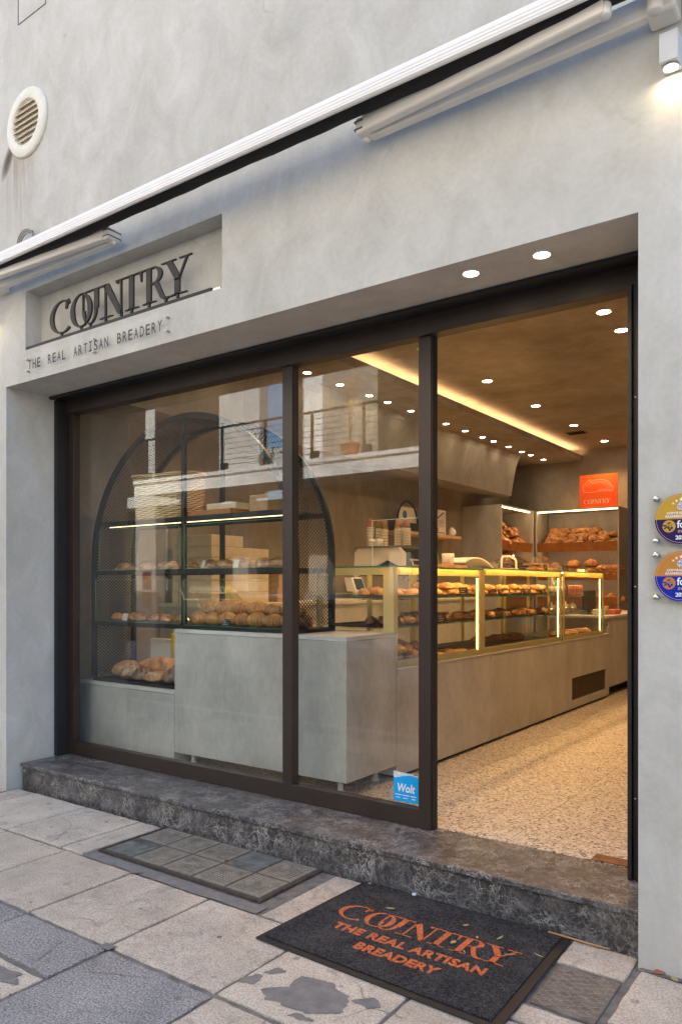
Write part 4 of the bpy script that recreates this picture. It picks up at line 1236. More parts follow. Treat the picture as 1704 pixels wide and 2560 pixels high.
# ------------------------------------------------------------------ breads and pastries
def shape_mesh(name, mat, fn, sub=4):
    bm = bmesh.new()
    bmesh.ops.create_icosphere(bm, subdivisions=sub, radius=1.0)
    sc = []
    for v in bm.verts:
        p, s_ = fn(v.co.copy())
        v.co = p
        sc.append(s_)
    me = bpy.data.meshes.new(name)
    bm.to_mesh(me); bm.free()
    at = me.attributes.new('score', 'FLOAT', 'POINT')
    at.data.foreach_set('value', sc)
    me.materials.append(M[mat])
    for p in me.polygons: p.use_smooth = True
    zmin = min(v.co.z for v in me.vertices)
    for v in me.vertices: v.co.z -= zmin
    return me
def loaf_mesh(name, mat, lx, ly, lz, cuts=3, seed=0, ang=35, deep=0.06, lump=0.10, sub=4, around=False):
    def fn(c):
        d = c.copy()
        n1 = noise.noise(d * 1.6 + Vector((seed * 7.1, 0, 0))); n2 = noise.noise(d * 5 + Vector((0, seed * 3.3, 0)))
        s_ = 0.0
        off = 0.0
        if cuts and d.z > -0.1:
            u = (d.x * math.cos(R(ang)) + d.y * math.sin(R(ang)))
            if around:
                u = d.x * 0.9; vq = d.y
                dist = min(abs(u), abs(vq)) if cuts > 1 else abs(vq + 0.15 * u)
            else:
                t = (u + 1) * cuts / 2
                dist = abs(t - math.floor(t) - 0.5) * 2 / cuts
            q = math.exp(-(dist / 0.10) ** 2) * max(0, d.z) ** 0.5
            q2 = math.exp(-((dist - 0.2) / 0.09) ** 2) * max(0, d.z) ** 0.5
            off = -deep * q + deep * 0.6 * q2
            s_ = q
        r = 1 + lump * n1 + 0.025 * n2 + off
        p = Vector((d.x * lx / 2, d.y * ly / 2, d.z * lz * (0.75 if d.z > 0 else 0.28))) * r
        sq = 1 - 0.12 * (d.x ** 2)
        return p, s_
    return shape_mesh(name, mat, fn, sub)
def croissant_mesh(name, L=0.16, seed=0):
    mb = MB()
    seg, rings = 14, 44
    pts, rad, sc = [], [], []
    for i in range(rings + 1):
        t = i / rings * 2 - 1
        a = t * 1.0
        body = max(0.12, (1 - abs(t) ** 1.8)) ** 0.75
        f = (t * 4.5 + 0.1 * seed) % 1.0
        rdg = 0.86 + 0.24 * (f if t < 0 else 1 - f) 
        pts.append((L * 0.5 * math.sin(a) / math.sin(1.0), L * 0.30 * (1 - math.cos(a)), 0.0))
        rad.append(0.054 * body * rdg)
        sc.append(0.0 if f < 0.25 else 0.9 * f)
    mb.tube(pts, 0.04, seg, radii=rad)
    me = mb.mesh(name, [M['croissant']])
    zmin = min(v.co.z for v in me.vertices)
    for v in me.vertices:
        v.co.z -= zmin
        if v.co.z < 0.02: v.co.z = 0.02 - (0.02 - v.co.z) * 0.4
        v.co.z -= 0.012
    at = me.attributes.new('score', 'FLOAT', 'POINT')
    vals = []
    for v in me.vertices:
        i = min(range(rings + 1), key=lambda k_: (pts[k_][0] - v.co.x) ** 2)
        vals.append(sc[i])
    at.data.foreach_set('value', vals)
    return me
def twist_mesh(name, mat, L, W, H, seed=0):
    """braided loaf"""
    def fn(c):
        d = c
        ph = d.x * 6 + seed
        b = 0.16 * math.sin(ph + 3 * d.y) 
        r = 1 + b * (0.4 + max(0, d.z)) + 0.04 * noise.noise(d * 4 + Vector((seed, 0, 0)))
        return Vector((d.x * L / 2, d.y * W / 2, d.z * H * (0.7 if d.z > 0 else 0.3))) * r, max(0, b * 5)
    return shape_mesh(name, mat, fn, 4)
def wrap_mesh(name, lx, ly, lz, seed):
    def fn(c):
        d = c
        n1 = noise.noise(d * 3.2 + Vector((seed * 5.7, 1, 0)))
        k_ = abs(n1)
        r = 1.12 + 0.22 * k_
        fin = 1 + 0.35 * max(0, abs(d.x) - 0.75) * 4
        return Vector((d.x * lx / 2 * fin, d.y * ly / 2, d.z * lz * (0.75 if d.z > 0 else 0.28) * (1 - 0.5 * max(0, abs(d.x) - 0.7)))) * r, 0
    me = shape_mesh(name, 'plastic_wrap', fn, 3)
    for p in me.polygons: p.use_smooth = False
    return me
def cookie_mesh(name, mat, r, h, seed=0):
    def fn(c):
        n1 = noise.noise(c * 2.5 + Vector((seed * 4, 0, 0)))
        return Vector((c.x * r, c.y * r, c.z * h / 2)) * (1 + 0.14 * n1), 0
    return shape_mesh(name, mat, fn, 3)

ME = {}
ME['batard'] = [loaf_mesh('batard', 'crust', 0.26, 0.135, 0.11, 4, i, 30) for i in range(3)]
ME['round'] = [loaf_mesh('boule', 'crust', 0.21, 0.19, 0.12, 2, 10 + i, 20, 0.05) for i in range(2)]
ME['bun'] = [loaf_mesh('bun', 'crust', 0.20, 0.135, 0.115, 3, 20 + i, 40) for i in range(3)]
ME['braid'] = [twist_mesh('braid', 'crust', 0.24, 0.11, 0.09, i) for i in range(2)]
ME['flour'] = [loaf_mesh('floured', 'crust_flour', 0.30, 0.20, 0.12, 1, 31, 15, 0.06), loaf_mesh('floured', 'crust_flour', 0.22, 0.15, 0.10, 3, 32, 60)]
ME['rye'] = [loaf_mesh('rye', 'crust_dark', 0.21, 0.17, 0.115, 5, 41, 70, 0.08, 0.12), loaf_mesh('rye', 'crust_dark', 0.22, 0.15, 0.12, 4, 42, 20, 0.07, 0.14)]
ME['big'] = [loaf_mesh('big_loaf', 'crust', 0.50, 0.22, 0.135, 4, 51, 25, 0.06)]
ME['croissant'] = [croissant_mesh('croissant', 0.185, i) for i in range(2)]
ME['wrapped'] = [loaf_mesh('sweet_bun', 'crust', 0.15, 0.10, 0.065, 3, 60 + i, 50, 0.06, 0.15, 3) for i in range(3)]
ME['wrap'] = [wrap_mesh('wrapper', 0.15, 0.10, 0.065, i) for i in range(3)]
ME['pastry'] = [loaf_mesh('pastry', 'pastry', 0.13, 0.085, 0.05, 3, 70 + i, 45, 0.09, 0.16, 3) for i in range(3)]
ME['pie'] = [loaf_mesh('pie', 'croissant', 0.15, 0.09, 0.06, 2, 80 + i, 10, 0.09, 0.14, 3) for i in range(2)]
ME['rock'] = [loaf_mesh('rock_bun', 'biscuit', 0.10, 0.095, 0.06, 0, 90 + i, 0, 0, 0.28, 3) for i in range(2)]
ME['cookie'] = [cookie_mesh('cookie', 'pastry', 0.045, 0.022, i) for i in range(2)]
ME['choco'] = [cookie_mesh('choco_cookie', 'choco', 0.04, 0.026, i) for i in range(2)]

rb_ = random.Random(11)
def put(kind, name, x, y, z, rot, label, cat, group=None, sc=1.0, tilt=0.0, i=None):
    me = ME[kind][i if i is not None else rb_.randrange(len(ME[kind]))]
    o = bpy.data.objects.new(name, me)
    COL.objects.link(o)
    o.location = (x, y, z)
    o.rotation_euler = (tilt, tilt * 0.4, R(rot))
    o.scale = (sc, sc, sc)
    return tag(o, label, cat, group)

# ------------------------------------------------------------------ counters in the window
def panel_counter(name, label, x0, x1, y0, y1, z0, z1, studs, lip=0.028):
    t = thing(name, label, 'counter', ((x0 + x1) / 2, (y0 + y1) / 2, FZ))
    MB().box(x0, x1, y0, y1, z0, z1 - lip - 0.003).build('body', M['board'], t, 0.0015)
    MB().box(x0 - 0.001, x1 + 0.001, y0 - 0.001, y1 + 0.001, z1 - lip, z1).build('worktop', M['board_edge'], t, 0.0015)
    sm = MB()
    for x, z in studs:
        sm.lathe([(0.0, 0.0025), (0.004, 0.002), (0.0045, 0.0)], (x, y0, z), 8, 0, 'y')
    if studs:
        sm.build('screw_head', M['grey_metal'], t)
    return t
ca = panel_counter('low_counter', 'low grey concrete-look counter under the bread tray, behind the glass', -5.395, -4.262, 0.71, 1.28, FZ, 0.737, [(-4.28, z) for z in (0.24, 0.36, 0.46, 0.56, 0.70)] + [(-4.9, 0.22), (-4.5, 0.2)])
cbk = panel_counter('display_block', 'tall pale grey concrete-look block raised on feet, behind the window mullion', -4.258, -2.712, 0.71, 1.295, 0.284, 1.190, [(-4.245, z) for z in (0.33, 0.5, 0.75, 0.95, 1.13)] + [(-2.727, z) for z in (0.36, 0.64, 0.92, 1.12)])
for x, y in ((-4.15, 0.80), (-2.82, 1.2), (-2.82, 0.80), (-4.15, 1.2)):
    MB().lathe([(0.030, 0.0), (0.030, 0.02), (0.018, 0.022), (0.018, 0.099)], (x, y, FZ), 14).build('foot', M['white'], cbk)

# black arched rack in the window
rk = thing('arched_rack', 'black metal display rack with arched top and diamond mesh sides in the window', 'rack', (-4.235, 0.96, 0.737))
RX, RR, RS = -4.235, 1.085, 1.70
Y0, Y1 = 0.765, 1.165
def arch(y, r, w, d, zl=0.757, zr=1.215):
    """flat band following the arch outline"""
    P = [(RX - r, zl)] + [(RX - r, zl + (RS - zl) * i / 6) for i in range(1, 6)]
    P += [(RX + r * math.cos(math.pi - math.pi * i / 40), RS + r * math.sin(math.pi - math.pi * i / 40)) for i in range(41)]
    P += [(RX + r, RS + (zr - RS) * i / 5) for i in range(1, 6)]
    Q = []
    for p in P:
        if p[1] <= RS: Q.append((RX + (p[0] - RX) * (r - w) / r, p[1]))
        else: Q.append((RX + (p[0] - RX) * (r - w) / r, RS + (p[1] - RS) * (r - w) / r))
    return MB().strip(P, Q, lambda u, v, ww: (u, ww, v), y, y + d)
arch(Y0, RR, 0.042, 0.03).build('front_arch', M['black_metal'], rk, 0.002)
arch(Y1, RR, 0.042, 0.03).build('rear_arch', M['black_metal'], rk, 0.002)
for y in (Y0, Y1):
    MB().box(RX - 0.018, RX + 0.018, y + 0.002, y + 0.028, 0.757, RS + RR - 0.043).build('upright', M['black_metal'], rk)
for z, xa, xb in ((2.005, -5.268, -3.202), (1.617, -5.275, -3.195), (1.208, -5.275, RX - 0.02)):
    if z > RS:
        hw = math.sqrt(RR ** 2 - (z - RS) ** 2) - 0.045
        xa, xb = RX - hw, RX + hw
    for y in (Y0, Y1):
        a_ = MB()
        a_.box(xa, RX - 0.0185, y + 0.003, y + 0.027, z - 0.022, z + 0.014)
        if xb > RX: a_.box(RX + 0.0185, xb, y + 0.003, y + 0.027, z - 0.022, z + 0.014)
        a_.build('shelf_rail', M['black_metal'], rk)
    MB().box(xa + 0.002, xb - 0.002, Y0 + 0.031, Y1 - 0.001, z + 0.002, z + 0.010).build('glass_shelf', M['glass_clear'], rk)
for z, hw in ((1.985, 0.98), (1.597, 1.02)):
    MB().box(RX - hw, RX + hw, Y0 + 0.10, Y0 + 0.108, z + 0.001, z + 0.006).build('led_strip', M['led_rack'], rk)
MB().box(-5.275, RX - 0.0, 0.745, 1.19, 0.7375, 0.7565).build('tray', M['black_metal'], rk)
MB().box(RX + 0.02, -3.15, 0.745, 1.195, 1.1905, 1.2145).build('tray', M['black_metal'], rk)
for x0, x1, z0, z1 in ((-5.25, RX - 0.03, 1.225, 1.555), (RX + 0.03, -3.21, 1.222, 1.552), (-5.2, RX - 0.03, 1.635, 1.955), (RX + 0.03, -3.25, 1.635, 1.955)):
    g_ = MB().box(x0, x1, Y0 - 0.010, Y0 - 0.004, z0, z1, 0)
    for a_, b_, c_, d_ in ((x0, x1, z1, z1 + 0.003), (x0, x1, z0 - 0.003, z0), (x0 - 0.003, x0, z0, z1), (x1, x1 + 0.003, z0, z1)):
        g_.box(a_, b_, Y0 - 0.0102, Y0 - 0.0038, c_, d_, 1)
    g_.build('glass_guard', [M['glass_clear'], M['glass_edge']], rk)
# expanded metal: two families of slanting strands over the unrolled arch
def arch_pt(s_, y):
    Ls = RS - 0.76
    if s_ < Ls: return (RX - RR + 0.02, y, 0.76 + s_)
    s2 = s_ - Ls
    La = math.pi * (RR - 0.02)
    if s2 < La:
        a = math.pi - s2 / (RR - 0.02)
        return (RX + (RR - 0.02) * math.cos(a), y, RS + (RR - 0.02) * math.sin(a))
    return (RX + RR - 0.02, y, RS - (s2 - La))
Lt = (RS - 0.76) + math.pi * (RR - 0.02) + (RS - 1.215)
ms = MB()
step, rise = 0.0265, 0.30
k_ = -rise
while k_ < Lt:
    for sg_ in (0, 1):
        P = []
        for i in range(8):
            t = i / 7
            s_ = k_ + rise * (t if sg_ else 1 - t)
            if 0 <= s_ <= Lt: P.append(arch_pt(s_, Y0 + 0.03 + (Y1 - Y0 - 0.03) * t))
        if len(P) > 1: ms.tube(P, 0.0030, 3, caps=False, smooth=False)
    k_ += step
ms.build('diamond_mesh', M['black_metal'], rk)

# bread on the low tray
TZ = 0.758
put('flour', 'bread_loaf', -5.06, 0.95, TZ, 10, 'big floured oval loaf nearest the mesh side on the low tray', 'loaf', 'loaves on the low tray', 1.1, i=0)
put('rye', 'bread_loaf', -4.90, 0.86, TZ, 60, 'dark cracked rye loaf beside the floured loaf on the low tray', 'loaf', 'loaves on the low tray', 1.05, i=0)
put('rye', 'bread_loaf', -4.76, 0.835, TZ, -20, 'small pale-floured rye loaf in front of the long loaf', 'loaf', 'loaves on the low tray', 0.95, i=0)
put('big', 'bread_loaf', -4.79, 1.05, TZ + 0.03, 5, 'long glossy orange-brown loaf behind the others on the low tray', 'loaf', 'loaves on the low tray', 1.05)
put('flour', 'bread_loaf', -4.60, 0.84, TZ, 30, 'smooth reddish-brown small loaf on the front of the low tray', 'loaf', 'loaves on the low tray', 0.9, i=1)
put('round', 'bread_loaf', -4.50, 0.98, TZ + 0.02, 0, 'round golden loaf half behind the dark loaf on the low tray', 'loaf', 'loaves on the low tray', 1.0)
put('rye', 'bread_loaf', -4.385, 0.845, TZ, 15, 'dark round loaf dusted white against the grey block', 'loaf', 'loaves on the low tray', 1.05, i=1)
put('flour', 'bread_loaf', -5.0, 1.08, TZ, -15, 'floured loaf at the rear of the low tray by the mesh', 'loaf', 'loaves on the low tray', 0.95, i=1)
pr = thing('paper_stack', 'stack of white paper sheets standing behind the loaves on the low tray', 'paper', (-4.95, 1.14, 0.86))
MB().box(-5.13, -4.62, 1.22, 1.27, 0.737, 1.06).build('sheets', M['paper'], pr, 0.004)
yt = MB().lathe([(0.0, 0.0), (0.022, 0.0), (0.022, 0.20), (0.018, 0.215), (0.0, 0.216)], (-4.82, 1.205, 0.90), 16)
tag(yt.build('yellow_tube', M['yellow']), 'upright bright yellow tube in front of the white paper sheets', 'tube')

# croissants on the block
def croissant_row(x0, x1, n, y, z, label, group):
    for i in range(n):
        x = x0 + (x1 - x0) * i / (n - 1)
        put('croissant', 'croissant', x + rb_.uniform(-.01, .01), y + rb_.uniform(-.012, .012), z, rb_.uniform(-14, 14), label, 'croissant', group, rb_.uniform(0.95, 1.08))
croissant_row(-4.14, -3.27, 7, 0.845, 1.216, 'layered brown croissant in the front bottom row on the block', 'croissants in the bottom row')
croissant_row(-4.10, -3.25, 7, 0.965, 1.216, 'layered brown croissant in the rear bottom row on the block', 'croissants in the rear row')
croissant_row(-4.08, -3.28, 6, 0.905, 1.290, 'layered brown croissant in the upper layer piled on the block', 'croissants in the upper layer')
def price_tag(x, y, z, rz, label, group=None, w=0.07, h=0.055, scr=True):
    t = thing('price_tag', label, 'price tag', (x, y, z), group)
    t.rotation_euler = (0, 0, R(rz))
    m_ = MB().add([(-w / 2, 0, 0.004), (w / 2, 0, 0.004), (w / 2, 0.014, h), (-w / 2, 0.014, h), (-w / 2, 0.003, 0.004), (w / 2, 0.003, 0.004), (w / 2, 0.017, h), (-w / 2, 0.017, h)],
                  [(0, 1, 2, 3), (7, 6, 5, 4), (0, 4, 5, 1), (1, 5, 6, 2), (2, 6, 7, 3), (3, 7, 4, 0)])
    m_.build('card', M['tray_black'], t, local=True)
    s_ = MB()
    rr = random.Random(int(abs(x * 1000 + y * 77)))
    for q in range(3):
        zz = h * (0.30 + 0.22 * q)
        yy = 0.014 * (zz - 0.004) / (h - 0.004) - 0.0008
        x0 = -w * 0.36; x1 = x0 + w * rr.uniform(0.35, 0.7)
        s_.add([(x0, yy, zz), (x1, yy, zz), (x1, yy, zz + 0.003), (x0, yy, zz + 0.003)], [(0, 1, 2, 3)])
    s_.build('chalk_line', M['paper'], t, local=True)
    MB().box(-0.008, 0.008, 0.0, 0.03, 0.0, 0.004).build('clip', M['grey_metal'], t, local=True)
    return t
price_tag(-3.82, 0.785, 1.216, 0, 'small black chalk price tag in front of the croissants')

# wrapped buns on the rack shelves
def wrapped(x, y, z, rot, label, group, paper_label=False):
    i = rb_.randrange(3)
    t = thing('wrapped_bun', label, 'bun', (x, y, z), group)
    t.rotation_euler = (0, 0, R(rot))
    b_ = bpy.data.objects.new('bun', ME['wrapped'][i]); COL.objects.link(b_); b_.parent = t; b_.location = (0, 0, 0.003)
    w_ = bpy.data.objects.new('wrapper', ME['wrap'][i]); COL.objects.link(w_); w_.parent = t
    if paper_label:
        MB().add([(-0.045, -0.062, 0.008), (0.03, -0.064, 0.008), (0.03, -0.050, 0.066), (-0.045, -0.048, 0.066), (-0.045, -0.0605, 0.008), (0.03, -0.0625, 0.008), (0.03, -0.0485, 0.066), (-0.045, -0.0465, 0.066)],
                 [(0, 1, 2, 3), (7, 6, 5, 4), (0, 4, 5, 1), (1, 5, 6, 2), (2, 6, 7, 3), (3, 7, 4, 0)]).build('paper_label', M['paper'], t, local=True)
for i, x in enumerate((-5.12, -4.98, -4.83, -4.68, -4.53, -4.39)):
    wrapped(x, 0.87 + 0.03 * (i % 2), 1.219, rb_.uniform(-25, 25), 'brown bun in clear wrap on the short shelf beside the croissants' if i != 1 else 'wrapped bun with a white paper label on the short shelf', 'wrapped buns on the short shelf' if i != 1 else None, i == 1)
for i, x in enumerate((-5.05, -4.75)):
    wrapped(x, 1.02, 1.219, rb_.uniform(-25, 25), 'brown bun in clear wrap in the rear of the short shelf', 'wrapped buns at the rear of the short shelf')
for i, x in enumerate((-5.04, -4.79, -4.62, -4.46, -4.28, -4.10, -3.92, -3.75, -3.57, -3.40)):
    lab = i in (5, 7)
    wrapped(x, 0.88 + 0.02 * (i % 3), 1.628, rb_.uniform(-30, 30),
            'brown bun in crinkled clear wrap on the long rack shelf' if not lab else ('wrapped bun with white label just past the rack upright' if i == 5 else 'wrapped bun with white label on the middle of the long shelf'),
            'wrapped buns on the long rack shelf' if not lab else None, lab)

# wicker basket and boards on the top shelf
bk = thing('wicker_basket', 'pale woven wicker basket with bulging rim on the top rack shelf', 'basket', (-4.60, 0.96, 2.016))
ring_n = 60
prof = [(0.24, 0.0), (0.25, 0.06), (0.262, 0.14), (0.268, 0.22), (0.275, 0.30), (0.282, 0.335), (0.272, 0.345), (0.258, 0.335), (0.25, 0.28), (0.24, 0.10), (0.232, 0.02)]
bw = MB()
rows_, cols_ = 26, 64
V, F = [], []
for j in range(rows_ + 1):
    z = 0.345 * j / rows_
    for i in range(cols_):
        a = 2 * math.pi * i / cols_
        ex = 0.27 + 0.02 * z / 0.345
        ey = 0.165 + 0.015 * z / 0.345
        wv = 0.007 * math.sin(i * math.pi / 2 + (j % 2) * math.pi)
        cx_, sy_ = math.cos(a), math.sin(a)
        q = (abs(cx_) ** 4 + abs(sy_) ** 4) ** -0.25
        sag = 0.012 * math.sin(a * 2 + 1) * z / 0.345
        V.append((cx_ * (ex + wv) * q * 1.0, sy_ * (ey + wv) * q, z + sag))
for j in range(rows_):
    for i in range(cols_):
        F.append((j * cols_ + i, j * cols_ + (i + 1) % cols_, (j + 1) * cols_ + (i + 1) % cols_, (j + 1) * cols_ + i))
bw.add(V, F, 0, False)
bw.add([(0.26 * math.cos(2 * math.pi * i / 32), 0.155 * math.sin(2 * math.pi * i / 32), 0.005) for i in range(32)], [tuple(range(32))])
bw.build('woven_body', M['wicker'], bk, local=True)
rim = [(math.cos(a) * 0.295 * (abs(math.cos(a)) ** 4 + abs(math.sin(a)) ** 4) ** -0.25, math.sin(a) * 0.185 * (abs(math.cos(a)) ** 4 + abs(math.sin(a)) ** 4) ** -0.25, 0.348 + 0.012 * math.sin(a * 2 + 1)) for a in [2 * math.pi * i / 48 for i in range(49)]]
MB().tube(rim, 0.013, 8).build('rim', M['wicker'], bk, local=True)
tag(MB().box(-4.28, -3.78, 0.80, 1.12, 2.0155, 2.06).build('wooden_crate', M['wood'], bevel=0.004), 'flat orange-brown wooden box beside the basket on the top shelf', 'box')
tag(MB().box(-4.05, -3.76, 0.83, 1.10, 2.0605, 2.105).build('carton_box', M['carton'], bevel=0.004), 'flat cream carton lying on the orange-brown wooden box', 'box')
tag(MB().box(-3.62, -3.45, 0.82, 1.12, 2.0155, 2.14).build('carton_box', M['kraft'], bevel=0.004), 'brown card box at the far end of the top rack shelf', 'box')

# ------------------------------------------------------------------ long serving counter and glass cases
XF, XB = -2.71, -3.37
sc_ = thing('serving_counter', 'long grey concrete-look counter base under the lit glass cases', 'counter', (-3.04, 3.7, FZ))
for y0, y1 in ((1.30, 2.80), (2.803, 4.68)):
    MB().box(XB, XF, y0, y1, 0.212, 0.935).build('front_panel', M['board'], sc_, 0.0015)
p3 = MB()
VY0, VY1, VZ0, VZ1 = 4.815, 5.985, 0.297, 0.533
p3.box(XB, XF, 4.683, VY0, 0.212, 0.935); p3.box(XB, XF, VY1, 6.12, 0.212, 0.935)
p3.box(XB, XF, VY0 + 0.0001, VY1 - 0.0001, 0.212, VZ0); p3.box(XB, XF, VY0 + 0.0001, VY1 - 0.0001, VZ1, 0.935)
p3.build('front_panel', M['board'], sc_)
gr = MB().box(XF - 0.05, XF - 0.03, VY0, VY1, VZ0, VZ1, 1)
for i in range(17):
    z = VZ0 + 0.008 + i * 0.0136
    gr.box(XF - 0.028, XF - 0.006, VY0 + 0.004, VY1 - 0.004, z, z + 0.005, 0)
for i in range(28):
    y = VY0 + 0.02 + i * 0.0415
    gr.box(XF - 0.029, XF - 0.012, y, y + 0.004, VZ0 + 0.004, VZ1 - 0.004, 0)
gr.build('vent_grille', [plain('brown_grille', (0.15, 0.11, 0.08), 0.5, 0.4), M['void_shade']], sc_)
MB().box(XB - 0.005, XF + 0.006, 1.292, 6.13, 0.9352, 0.944).build('counter_lip', M['board_edge'], sc_)
MB().box(XB + 0.03, XF - 0.035, 1.35, 6.10, FZ, 0.2118).build('plinth_shade', M['void_shade'], sc_)  # recessed kick, coloured near-black for its shade

ce = thing('cash_counter', 'lower grey counter with open black gap at its foot, past the glass cases', 'counter', (-3.0, 6.9, FZ))
MB().box(XB, XF - 0.003, 6.125, 8.3, 0.30, 1.125).build('front_panel', M['board'], ce)
MB().box(XB, XF + 0.012, 5.945, 8.3, 1.1252, 1.155).build('worktop', M['board_edge'], ce, 0.004)
MB().box(XB, XF - 0.10, 6.13, 8.3, FZ, 0.299).build('plinth_shade', M['void_shade'], ce)  # black block stands for the shade in the foot gap

def led_column(x, y, z0, z1, parent, n=26, wdt=0.010):
    m_ = MB().box(x - 0.010, x - 0.003, y - wdt, y + wdt, z0, z1, 1)
    for i in range(n):
        z = z0 + (z1 - z0) * (i + 0.5) / n
        m_.box(x - 0.0025, x + 0.001, y - wdt * 0.62, y + wdt * 0.62, z - (z1 - z0) / n * 0.30, z + (z1 - z0) / n * 0.30, 0)
    return m_.build('led_strip', [M['led_yellow'], M['case_frame']], parent)

def display_case(label, y0, y1, zt, led_y, corner=False, shelves=(1.208, 1.412), n_led=26):
    t = thing('display_case', label, 'display case', (-3.04, (y0 + y1) / 2, 0.945))
    zb = 0.9445
    bw_ = 0.052
    xi = XF - 0.006
    f = MB()
    for (a0, a1, c0, c1) in ((y0, y1, zb, zb + bw_), (y0, y1, zt - bw_, zt - 0.0005), (y0, y0 + bw_, zb + bw_ + .0002, zt - bw_ - .0002), (y1 - bw_ * 0.9, y1, zb + bw_ + .0002, zt - bw_ - .0002)):
        f.box(xi - 0.004, xi, a0, a1, c0, c1)
    if corner:
        for (a0, a1, c0, c1) in ((XB, XF - 0.0105, zb, zb + bw_), (XB, XF - 0.0105, zt - bw_, zt - 0.0005), (XF - 0.093, XF - 0.0105, zb + bw_ + .0002, zt - bw_ - .0002), (XB, XB + 0.05, zb + bw_ + .0002, zt - bw_ - .0002)):
            f.box(a0, a1, y0 + 0.004, y0 + 0.008, c0, c1)
    f.build('printed_border', M['case_frame'], t)
    MB().box(XF - 0.005, XF, y0, y1, zb, zt - 0.001).build('front_glass', M['glass_clear'], t)
    MB().box(XB, XF - 0.0055, y0, y0 + 0.0035, zb, zt - 0.001).build('side_glass', M['glass_clear'], t)
    if not corner:
        MB().box(XB, XF - 0.011, y1 - 0.004, y1, zb, zt - 0.001).build('side_glass', M['glass_clear'], t)
    tg = MB().box(XB - 0.02, XF + 0.010, y0 - 0.006, y1 + 0.002, zt, zt + 0.010, 0)
    tg.box(XF + 0.0101, XF + 0.012, y0 - 0.006, y1 + 0.002, zt, zt + 0.010, 1)
    tg.box(XB - 0.02, XF + 0.012, y0 - 0.0081, y0 - 0.0061, zt, zt + 0.010, 1)
    tg.build('top_glass', [M['glass_clear'], M['glass_edge']], t)
    MB().box(XB + 0.01, XF - 0.012, y0 + 0.01, y1 - 0.006, zb + 0.001, zb + 0.022).build('deck', M['tray_black'], t)
    for z in shelves:
        s_ = MB().box(XB + 0.02, XF - 0.10, y0 + 0.014, y1 - 0.014, z, z + 0.008, 0)
        s_.box(XF - 0.0999, XF - 0.098, y0 + 0.014, y1 - 0.014, z, z + 0.008, 1)
        s_.build('glass_shelf', [M['glass_clear'], M['glass_edge']], t)
    bp = MB()
    m0 = (y0 + y1) / 2
    for (a0, a1) in ((y0, y0 + 0.05), (m0 - 0.03, m0 + 0.03), (y1 - 0.055, y1 - 0.005)):
        bp.box(XB - 0.004, XB + 0.008, a0, a1, zb + 0.02, zt - 0.002)
    bp.build('rear_post', M['case_frame'], t)
    for ly in led_y:
        led_column(xi - 0.0045, ly, 0.985, zt - 0.062, t, n_led)
    MB().box(XF - 0.045, XF - 0.035, y0 + 0.06, y1 - 0.06, zt - 0.014, zt - 0.006).build('hidden_top_led', M['led_warm'], t)  # unseen strip added to light the pastries and the border
    
    return t
display_case('corner glass display case facing the window, nearest the doorway', 1.27, 2.638, 1.634, (2.565,), True)
display_case('middle and longest lit glass display case on the counter', 2.645, 4.52, 1.648, (4.43,))
display_case('short lit glass display case with drinks at the counter end', 4.56, 5.93, 1.655, (5.80,), False, (1.20, 1.40), 40)

# pastries in the cases
def shelf_row(kind, name, y0, y1, n, xs_, z, label, cat, group, sc=1.0, layers=1, rot=None):
    for L in range(layers):
        for x in xs_:
            for i in range(n):
                y = y0 + (y1 - y0) * (i + 0.5) / n + rb_.uniform(-.01, .01)
                if L and rb_.random() < 0.15: continue
                put(kind, name, x + rb_.uniform(-.03, .03) + 0.02 * L, y + rb_.uniform(-.015, .015), z + 0.040 * L * sc, (rot if rot is not None else 0) + rb_.uniform(-70, 70), label, cat, group, sc * rb_.uniform(0.8, 1.12), tilt=rb_.uniform(-.1, .3) * L)
def case_tray(y0, y1, z, label, x0=-3.30, x1=-2.83, group=None):
    m_ = MB().box(x0, x1, y0, y1, z, z + 0.006).box(x1 - 0.004, x1, y0, y1, z + 0.0061, z + 0.018).box(x0, x0 + 0.004, y0, y1, z + 0.0061, z + 0.018)
    return tag(m_.build('baking_tray', M['tray_black'], bevel=0.001), label, 'tray', group)
# corner case
case_tray(1.32, 1.95, 1.421, 'black tray on the upper shelf of the corner case towards the window')
case_tray(1.98, 2.60, 1.421, 'black tray on the upper shelf of the corner case towards the middle case')
shelf_row('pie', 'pastry', 1.34, 1.93, 5, (-2.90, -3.05), 1.429, 'reddish baked pastry on the upper shelf of the corner case', 'pastry', 'reddish pastries in the corner case')
shelf_row('pastry', 'pastry', 2.05, 2.58, 5, (-2.90, -3.04), 1.429, 'golden pastry heaped on the upper shelf of the corner case', 'pastry', 'golden pastries in the corner case', 1.1, 2)
case_tray(1.32, 2.60, 1.217, 'long black tray on the lower shelf of the corner case')
shelf_row('rock', 'pastry', 1.40, 2.58, 10, (-2.89, -3.03), 1.225, 'round golden-brown bun on the lower shelf of the corner case', 'pastry', 'buns in the corner case', 1.0)
shelf_row('rock', 'rock_bun', 1.33, 1.95, 6, (-2.82, -2.93, -3.05), 0.968, 'knobbly brown rock bun on the floor of the corner case', 'rock bun', 'rock buns on the corner case floor', 1.15, 2)
shelf_row('cookie', 'cookie', 2.05, 2.55, 5, (-2.83, -2.95), 0.968, 'flat brown cookie on the floor of the corner case', 'cookie', 'cookies on the corner case floor', 1.2)
